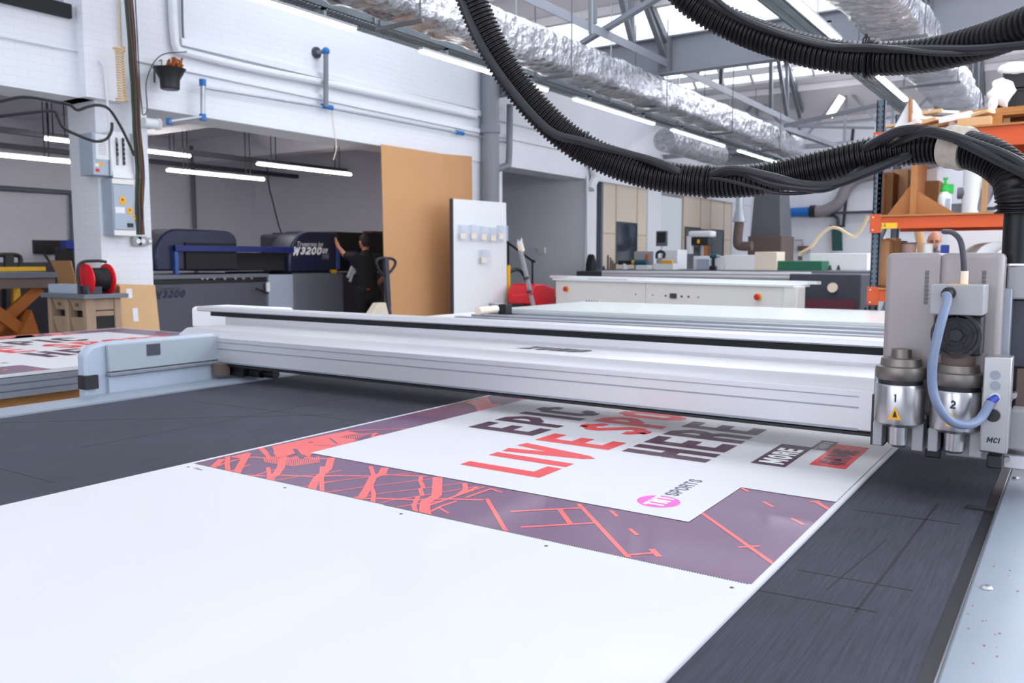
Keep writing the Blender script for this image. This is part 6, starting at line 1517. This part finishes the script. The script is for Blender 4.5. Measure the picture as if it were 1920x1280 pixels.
# second horizontal duct stub & grey box near the far left roof corner
t = thing('duct_branch', 'short foil duct branch ending in a grey box above the partitions', 'duct', (-7.2, 17, 3.6))
a = ony(1245, 262, 15.2); b = ony(1360, 296, 18.5)
mb = MB(); n = 40; mb.tube([a.lerp(b, k/n) for k in range(n+1)], [.22+.02*noise.noise(Vector((k*.9, 0, 0))) for k in range(n+1)], 16); part('foil_pipe', mb, M['foil'], t, smooth=70)
mb = MB(); mb.bar(b, b+Vector((.9, .3, -.05)), .5, .4); part('grey_box', mb, M['steel_grey'], t)
# ================================================================== orange racking at the right
YR = 9.15
rk = thing('pallet_rack', 'orange beamed storage rack with grey perforated uprights at the right', 'rack', (-.3, YR+.5, 0))
ux0 = ony(1636, 400, YR).x; ux1 = ony(1649, 400, YR).x; utop = ony(1645, 188, YR).z
for (xx, yy) in ((ux0, YR), (ux0, YR+1.0), (1.35, YR), (1.35, YR+1.0)):
    mb = MB(); mb.box(xx, xx+.075, yy, yy+.012, 0, utop); mb.box(xx, xx+.01, yy, yy+.07, 0, utop); mb.box(xx+.065, xx+.075, yy, yy+.07, 0, utop)
    u_ = part('upright', mb, M['rack_grey'], rk)
    if yy == YR:
        mb = MB(); z = .1
        while z < utop-.05:
            for dx in (.018, .057): mb.box(xx+dx-.006, xx+dx+.006, yy-.001, yy+.001, z, z+.022)
            z += .05
        part('holes', mb, M['black_matte'], u_)
for z in (.6, 1.5, 2.4):
    for xx in (ux0+.035, 1.38):
        mb = MB(); mb.bar((xx, YR+.05, z), (xx, YR+1.0, z+.5), .03, .03); part('brace', mb, M['rack_grey'], rk)
lv = {}
for nm, pt, pb in (('low', 546, 566), ('mid', 408, 428), ('top', 252, 284)):
    zt_ = ony(1700, pt-2, YR-.03).z; zb_ = ony(1700, pb, YR-.03).z; lv[nm] = zt_
    for yy in (YR-.05, YR+1.03):
        mb = MB(); mb.box(ux0+.085, 1.33, yy, yy+.05, zb_, zt_); mb.box(ux0+.085, 1.33, yy-.004, yy, zt_-.018, zt_-.004); bmo = part('beam', mb, M['orange'], rk, .004)
        if yy < YR:
            mb = MB(); mb.box(ux0-.01, ux0+.095, yy-.01, yy-.002, zb_-.04, zt_+.03); mb2 = part('beam_connector', mb, M['orange'], rk, .003)
            mb = MB()
            for z in (zb_-.01, zt_): mb.cyl((ux0+.02, yy-.01, z), (ux0+.02, yy-.016, z), .008)
            part('bolt', mb, M['alu_bright'], mb2)
    mb = MB(); mb.box(ux0+.09, 1.32, YR-.08, YR+1.05, zt_+.002, zt_+.02); part('shelf_deck', mb, M['mdf'], rk)
a = ony(1646, 418, YR-.06); b = ony(1682, 428, YR-.06)
mb = MB(); mb.box(a.x, b.x, YR-.056, YR-.054, b.z, a.z); o = part('bay_label', mb, M['yellow'], rk, label='yellow bay label')
mb = MB(); write(mb, 'D4', ony(1650, 426, YR-.058), (1, 0, 0), (0, 0, 1), .035, wr=.5, t=.16, gap=.5); part('label_lettering', mb, M['dark_grey'], o, recalc=False)
a = ony(1655, 252, YR-.06); b = ony(1700, 262, YR-.06); mb = MB(); mb.box(a.x, b.x, YR-.056, YR-.054, b.z, a.z); part('bay_label', mb, M['yellow'], rk, label='yellow bay label')
a = ony(1890, 408, YR-.06); b = ony(1907, 424, YR-.06); mb = MB(); mb.box(a.x, b.x, YR-.056, YR-.054, b.z, a.z); part('paper_label', mb, M['grey_plastic'], rk)
zM, zT, zL = lv['mid']+.02, lv['top']+.02, lv['low']+.02
# on the middle shelf
def tri(name, pts, Y, d, m, label, cat='offcut'):
    mb = MB(); mb.slab([ony(px, py, Y) for px, py in pts], (0, d, 0))
    dz = zM-min(p.z for p in mb.v)
    for p in mb.v: p.z += dz
    return solo(name, mb, M[m], label, cat)
tri('triangular_offcut', [(1664, 402), (1708, 402), (1710, 342)], YR+.05, .02, 'mdf', 'brown triangular board offcut left of the shelf divider')
tri('triangular_offcut', [(1716, 402), (1792, 402), (1718, 358)], YR+.05, .02, 'mdf', 'brown triangular board offcut right of the shelf divider')
tri('white_offcut', [(1862, 402), (1925, 402), (1925, 350)], YR+.15, .02, 'white', 'white triangular offcut at the right end of the middle shelf')
def shelf_box(name, r, Y, d, z, m, label, cat='box', bev=.004):
    a = ony(r[0], r[1], Y); b = ony(r[2], r[3], Y); mb = MB(); mb.box(a.x, b.x, Y, Y+d, z, a.z); return solo(name, mb, M[m], label, cat, bev=bev)
shelf_box('divider_board', (1709, 300, 1716, 402), YR+.0, .8, zM, 'mdf', 'narrow upright divider board between the triangular offcuts', 'board')
shelf_box('upright_sheet', (1646, 322, 1650, 402), YR+.0, .5, zM, 'mdf', 'thin board standing beside the rack upright', 'board')
shelf_box('carton', (1651, 324, 1672, 402), YR+.25, .5, zM, 'card_brown', 'tall dark brown carton beside the rack upright', 'carton')
shelf_box('carton', (1676, 318, 1700, 402), YR+.55, .3, zM, 'cardboard_box', 'grey brown carton behind the left triangular offcut', 'carton')
shelf_box('carton', (1719, 340, 1758, 402), YR+.55, .3, zM, 'card_brown', 'brown carton behind the right triangular offcut', 'carton')
shelf_box('white_carton', (1720, 318, 1757, 338), YR+.6, .3, ony(1720, 340, YR+.55).z+.002, 'white', 'white box on top of the brown carton', 'carton')
shelf_box('timber_batten', (1842, 330, 1849, 402), YR+.3, .05, zM, 'cardboard_box', 'pale upright batten on the middle shelf', 'batten')
shelf_box('timber_batten', (1884, 330, 1889, 402), YR+.3, .05, zM, 'paper', 'thin white upright batten near the right shelf end', 'batten')
t = thing('sprayer_bottle', 'white pump sprayer bottle with a bright green top on the middle shelf', 'bottle', ony(1770, 400, YR+.15)); c = ony(1770, 400, YR+.15)
zz = zM
mb = MB(); mb.lathe((c.x, YR+.15, zz), (0, 0, 1), [(.055, 0), (.062, .01), (.062, .15), (.055, .19), (.03, .22), (.026, .23)], 24); part('bottle', mb, M['white'], t)
mb = MB(); mb.lathe((c.x, YR+.15, zz+.22), (0, 0, 1), [(.04, 0), (.042, .03), (.03, .07), (.02, .08)], 20); mb.box(c.x+.0, c.x+.075, YR+.13, YR+.17, zz+.2, zz+.29); part('pump_head', mb, M['green'], t, .006)
mb = MB(); mb.cyl((c.x, YR+.15, zz+.29), (c.x, YR+.15, zz+.34), .012); mb.cyl((c.x-.02, YR+.15, zz+.345), (c.x+.02, YR+.15, zz+.345), .012); part('plunger', mb, M['green'], t)
mb = MB(); mb.box(c.x+.02, c.x+.058, YR+.085, YR+.09, zz+.03, zz+.15); part('label', mb, M['machine_blue'], t)
t = thing('shelf_machine', 'grey pipework and pale drum seen through the middle shelf', 'machine', ony(1830, 390, YR+2.4)); Y = YR+2.4
mb = MB(); c = ony(1822, 360, Y); mb.cyl(c+Vector((0, 0, -.25)), c+Vector((0, 0, .25)), .10, seg=20); part('drum', mb, M['glass_top'], t)
mb = MB(); mb.tube(spline([ony(*p, Y) for p in ((1815, 395), (1830, 392), (1845, 375), (1855, 350), (1870, 330))], 5), .07, 12); part('elbow_pipe', mb, M['duct_grey'], t)
for px, py in ((1806, 362), (1878, 365)):
    mb = MB(); c = ony(px, py, Y); mb.cyl(c+Vector((-.06, 0, 0)), c+Vector((.07, 0, 0)), .07); part('motor', mb, M['mid_grey'], t)
mb = MB(); a = ony(1780, 382, Y); b = ony(1812, 394, Y); mb.box(a.x, b.x, Y, Y+.2, b.z-.1, a.z); part('base', mb, M['mid_grey'], t)
mb = MB(); a = ony(1780, 386, Y); b = ony(1900, 386, Y); mb.box(a.x, b.x, Y-.1, Y+.5, 0.0, a.z-.15); part('stand', mb, M['white'], t)
# on the top shelf
random.seed(5)
t = thing('offcut_heap', 'heap of white foam and paper offcuts on the top shelf', 'offcut heap', ((ony(1700, 240, YR).x), YR+.3, zT))
for k in range(22):
    px = 1658+k*8; c = ony(px, 240, YR+.1+random.uniform(0, .35)); L_ = random.uniform(.12, .34); z = zT+.02+random.uniform(0, .19)*(1-abs(k-8)/16)
    a_ = random.uniform(-.5, .5); d_ = Vector((math.cos(a_), math.sin(a_)*.8, random.uniform(-.12, .22))); mb = MB(); mb.bar(c*1, c+d_*L_, random.uniform(.06, .16), random.uniform(.02, .06))
    zz_ = z-min(p.z for p in mb.v)
    for p in mb.v: p.z += zz_
    part('offcut_strip', mb, M[random.choice(['paper_white', 'paper_white', 'paper', 'cardboard_box'])], t)
for pts, m in (([(1666, 252), (1701, 252), (1702, 186)], 'paper'), ([(1705, 252), (1752, 252), (1706, 186)], 'paper_white'), ([(1701, 252), (1705, 252), (1706, 184), (1702, 184)], 'mdf')):
    mb = MB(); mb.slab([ony(px, py, YR+.2) for px, py in pts], (0.01, .02, 0)); dz = zT-min(p.z for p in mb.v)
    for p in mb.v: p.z += dz; p.y += .015*len(m)
    part('leaning_piece', mb, M[m], t)
shelf_box('flat_carton', (1795, 222, 1858, 234), YR+.0, .5, zT, 'cardboard_box', 'flattened cardboard at the right of the foam offcuts', 'carton')
t = thing('wooden_pallet', 'wooden pallet carrying black crates on the top shelf', 'pallet', ony(1860, 225, YR+.2))
x0_ = ony(1800, 220, YR+.35).x; x1_ = 1.2
for k, z in enumerate((zT+.10, )):
    for q in range(5):
        mb = MB(); y = YR+.12+q*.17; mb.box(x0_, x1_, y, y+.11, z, z+.02); part('deck_board', mb, M['pallet'], t, .002)
for x in (x0_+.28, x0_+.75):
    mb = MB(); mb.box(x, x+.10, YR+.12, YR+.9, zT+.02, zT+.10); part('block', mb, M['pallet'], t)
for y in (YR+.12, YR+.8):
    mb = MB(); mb.box(x0_, x1_, y, y+.1, zT, zT+.02); part('base_board', mb, M['pallet'], t)
mb = MB(); mb.box(x0_, x1_-.4, YR+.14, YR+.24, zT+.125, zT+.175); mb.box(x0_+.02, x1_, YR+.3, YR+.5, zT+.125, zT+.15); solo('timber_plank', mb, M['pallet'], 'loose planks lying on the pallet beside the black crates', 'plank')
zc_ = zT+.125
for i, (r, l) in enumerate((((1868, 170, 1902, 203), 'lower left black plastic crate on the pallet'), ((1904, 165, 1940, 203), 'lower right black plastic crate on the pallet'), ((1880, 128, 1935, 160), 'upper black plastic crate topped with white wrap'))):
    z0_ = zc_+.055 if i < 2 else zc_+.24
    a = ony(r[0], r[1], YR+.2); b = ony(r[2], r[3], YR+.2)
    if i < 2: hh_ = .18
    mb = MB(); mb.box(a.x, b.x, YR+.26, YR+.7, z0_, z0_+.175); mb.box(a.x-.012, b.x+.005, YR+.25, YR+.71, z0_+.15, z0_+.175); solo('plastic_crate', mb, M['black'], l, 'crate', bev=.004)
def blob(c, r, seed, m, label, name='plastic_wrap'):
    mb = MB(); mb.ball(c, r, 20, 14)
    for p in mb.v:
        d = p-Vector(c); f = 1+.35*noise.noise(d*14+Vector((seed, 0, 0)))+.15*noise.noise(d*35); p[:] = Vector(c)+d*f
    return solo(name, mb, M[m], label, 'plastic wrap', smooth=60)
blob(ony(1878, 172, YR+.2), (.10, .07, .13), 2, 'paper_white', 'white crumpled plastic wrap hanging over the pallet edge')
blob(ony(1905, 128, YR+.3), (.14, .1, .06), 7, 'paper_white', 'white crumpled wrap on top of the uppermost crate')
blob(ony(1862, 195, YR+.15), (.04, .04, .06), 9, 'paper', 'small grey white wrap tail below the crumpled wrap')
# on the lower shelf
shelf_box('brown_sack', (1640, 448, 1664, 544), YR+.05, .3, zL, 'card_brown', 'brown crumpled paper sack beside the rack upright', 'sack', .03)
shelf_box('carton', (1661, 446, 1676, 544), YR+.35, .3, zL, 'cardboard_box', 'grey brown carton behind the brown sack', 'carton')
shelf_box('carton', (1676, 451, 1688, 544), YR+.30, .3, zL, 'card_brown', 'narrow brown carton right of the brown sack', 'carton')
t = thing('paint_tub', 'pinkish brown tub on the lower shelf', 'tub', ony(1704, 470, YR+.3)); c = ony(1704, 460, YR+.3); z = c.z-.04
mb = MB(); mb.lathe((c.x, YR+.3, 0), (0, 0, 1), [(.062, zL), (.07, z+.05), (.072, z+.055)], 20); part('body', mb, mat('pink_brown_plastic', srgb(170, 140, 134), .5), t)
mb = MB(); mb.lathe((c.x, YR+.3, 0), (0, 0, 1), [(.074, z+.052), (.076, z+.07)], 20); part('lid', mb, M['brown_metal'], t)
for px, m, l, top in ((1740, 'paper_white', 'white round pot on the lower shelf', 457), (1772, 'blue', 'dark blue box on the lower shelf', 460)):
    c = ony(px, top, YR+.3); mb = MB(); mb.lathe((c.x, YR+.3, 0), (0, 0, 1), [(.05, zL), (.05, c.z), (.04, c.z+.005)], 20 if m != 'blue' else 4); solo('pot' if m != 'blue' else 'box', mb, M[m], l, 'pot' if m != 'blue' else 'box')
def roll(px, py, r, Y, L, label):
    t = thing('material_roll', label, 'roll', ony(px, py, Y)); c = ony(px, py, Y)
    d = Vector((-.25, 1, 0)).normalized()
    mb = MB(); mb.lathe(c, d, [(r*.45, 0), (r*.97, 0), (r, .005), (r, L), (r*.9, L)], 36); part('sheet_roll', mb, M['white'], t)
    mb = MB(); mb.lathe(c, d, [(r*.46, -.002), (r*.46, .01), (r*.38, .01), (r*.38, -.002), (r*.46, -.002)], 24, caps=False); part('core', mb, M['dark_grey'], t)
roll(1868, 492, .20, YR+.2, .8, 'white material roll on the lower shelf behind the cutting head')
roll(1905, 500, .21, YR+.12, .8, 'white material roll at the right edge beside the cable mast')
mb = MB(); c = ony(1868, 603, 3.3)
a = ony(1868, 618, 3.2); b = ony(1905, 626, 3.2); mb.box(a.x, b.x+.4, 3.2, 3.5, b.z-.06, a.z); solo('control_shelf', mb, M['rail_blue'], 'small pale shelf behind the cutting head at the right', 'shelf', bev=.004)
mb = MB(); c = ony(1869, 617, 3.27); mb.cyl((c.x, 3.3, a.z), (c.x, 3.3, a.z+.025), .010, mi=0); mb.cyl((c.x, 3.3, a.z+.025), (c.x, 3.3, a.z+.034), .012, mi=1); solo('small_jar', mb, [M['brown_metal'], M['blue']], 'small brown jar with a blue cap on the pale shelf', 'jar')
# hanging lanyards and the second person behind the rack
pp = ony(1752, 445, 12.6)
figure((pp.x, 12.6, 0), math.radians(180+8), 'person with grey beard and glasses in a grey shirt, seen through the rack', (-.12, .30, 1.12), (-.27, .06, 1.15), (.12, .30, 1.12), (.27, .06, 1.15), 'cloth_grey', 'cloth_black', 'hair_grey', head_tilt=math.radians(-18), beard=True, glasses=True)
random.seed(13); cl_ = ['blue_fit', 'paper_white', 'blue', 'paper', 'blue_fit', 'white', 'maroon', 'blue_fit']
for k in range(16):
    px = 1792+k*6.4; a = ony(px, 420, 11.5); b = ony(px+random.uniform(-4, 4), 470+random.uniform(-8, 14), 11.5)
    mb = MB(); mb.bar(a, b, .02+.02*random.random(), .015, up=(0, 1, 0))
    solo('hanging_strip', mb, M[cl_[k % 8]], 'blue and white strip hanging in the row behind the rack', 'strip', 'strips hanging behind the rack')
mb = MB(); a = ony(1785, 419, 11.5); b = ony(1905, 419, 11.5); mb.cyl(a, b+Vector((.5, 0, 0)), .015); mb.cyl(a, a-Vector((0, 0, a.z)), .02); mb.cyl(b+Vector((.5, 0, 0)), b+Vector((.5, 0, -b.z)), .02); solo('hanging_rail', mb, M['steel_grey'], 'rail on posts holding the hanging blue and white strips', 'rail')
pipe('leaning_pole', [ony(1722, 430, 11), ony(1733, 500, 11), Vector((ony(1740, 620, 11).x, 11, 0))], .05, 'cardboard_box', 'pale leaning pole left of the bearded person', 'pole')
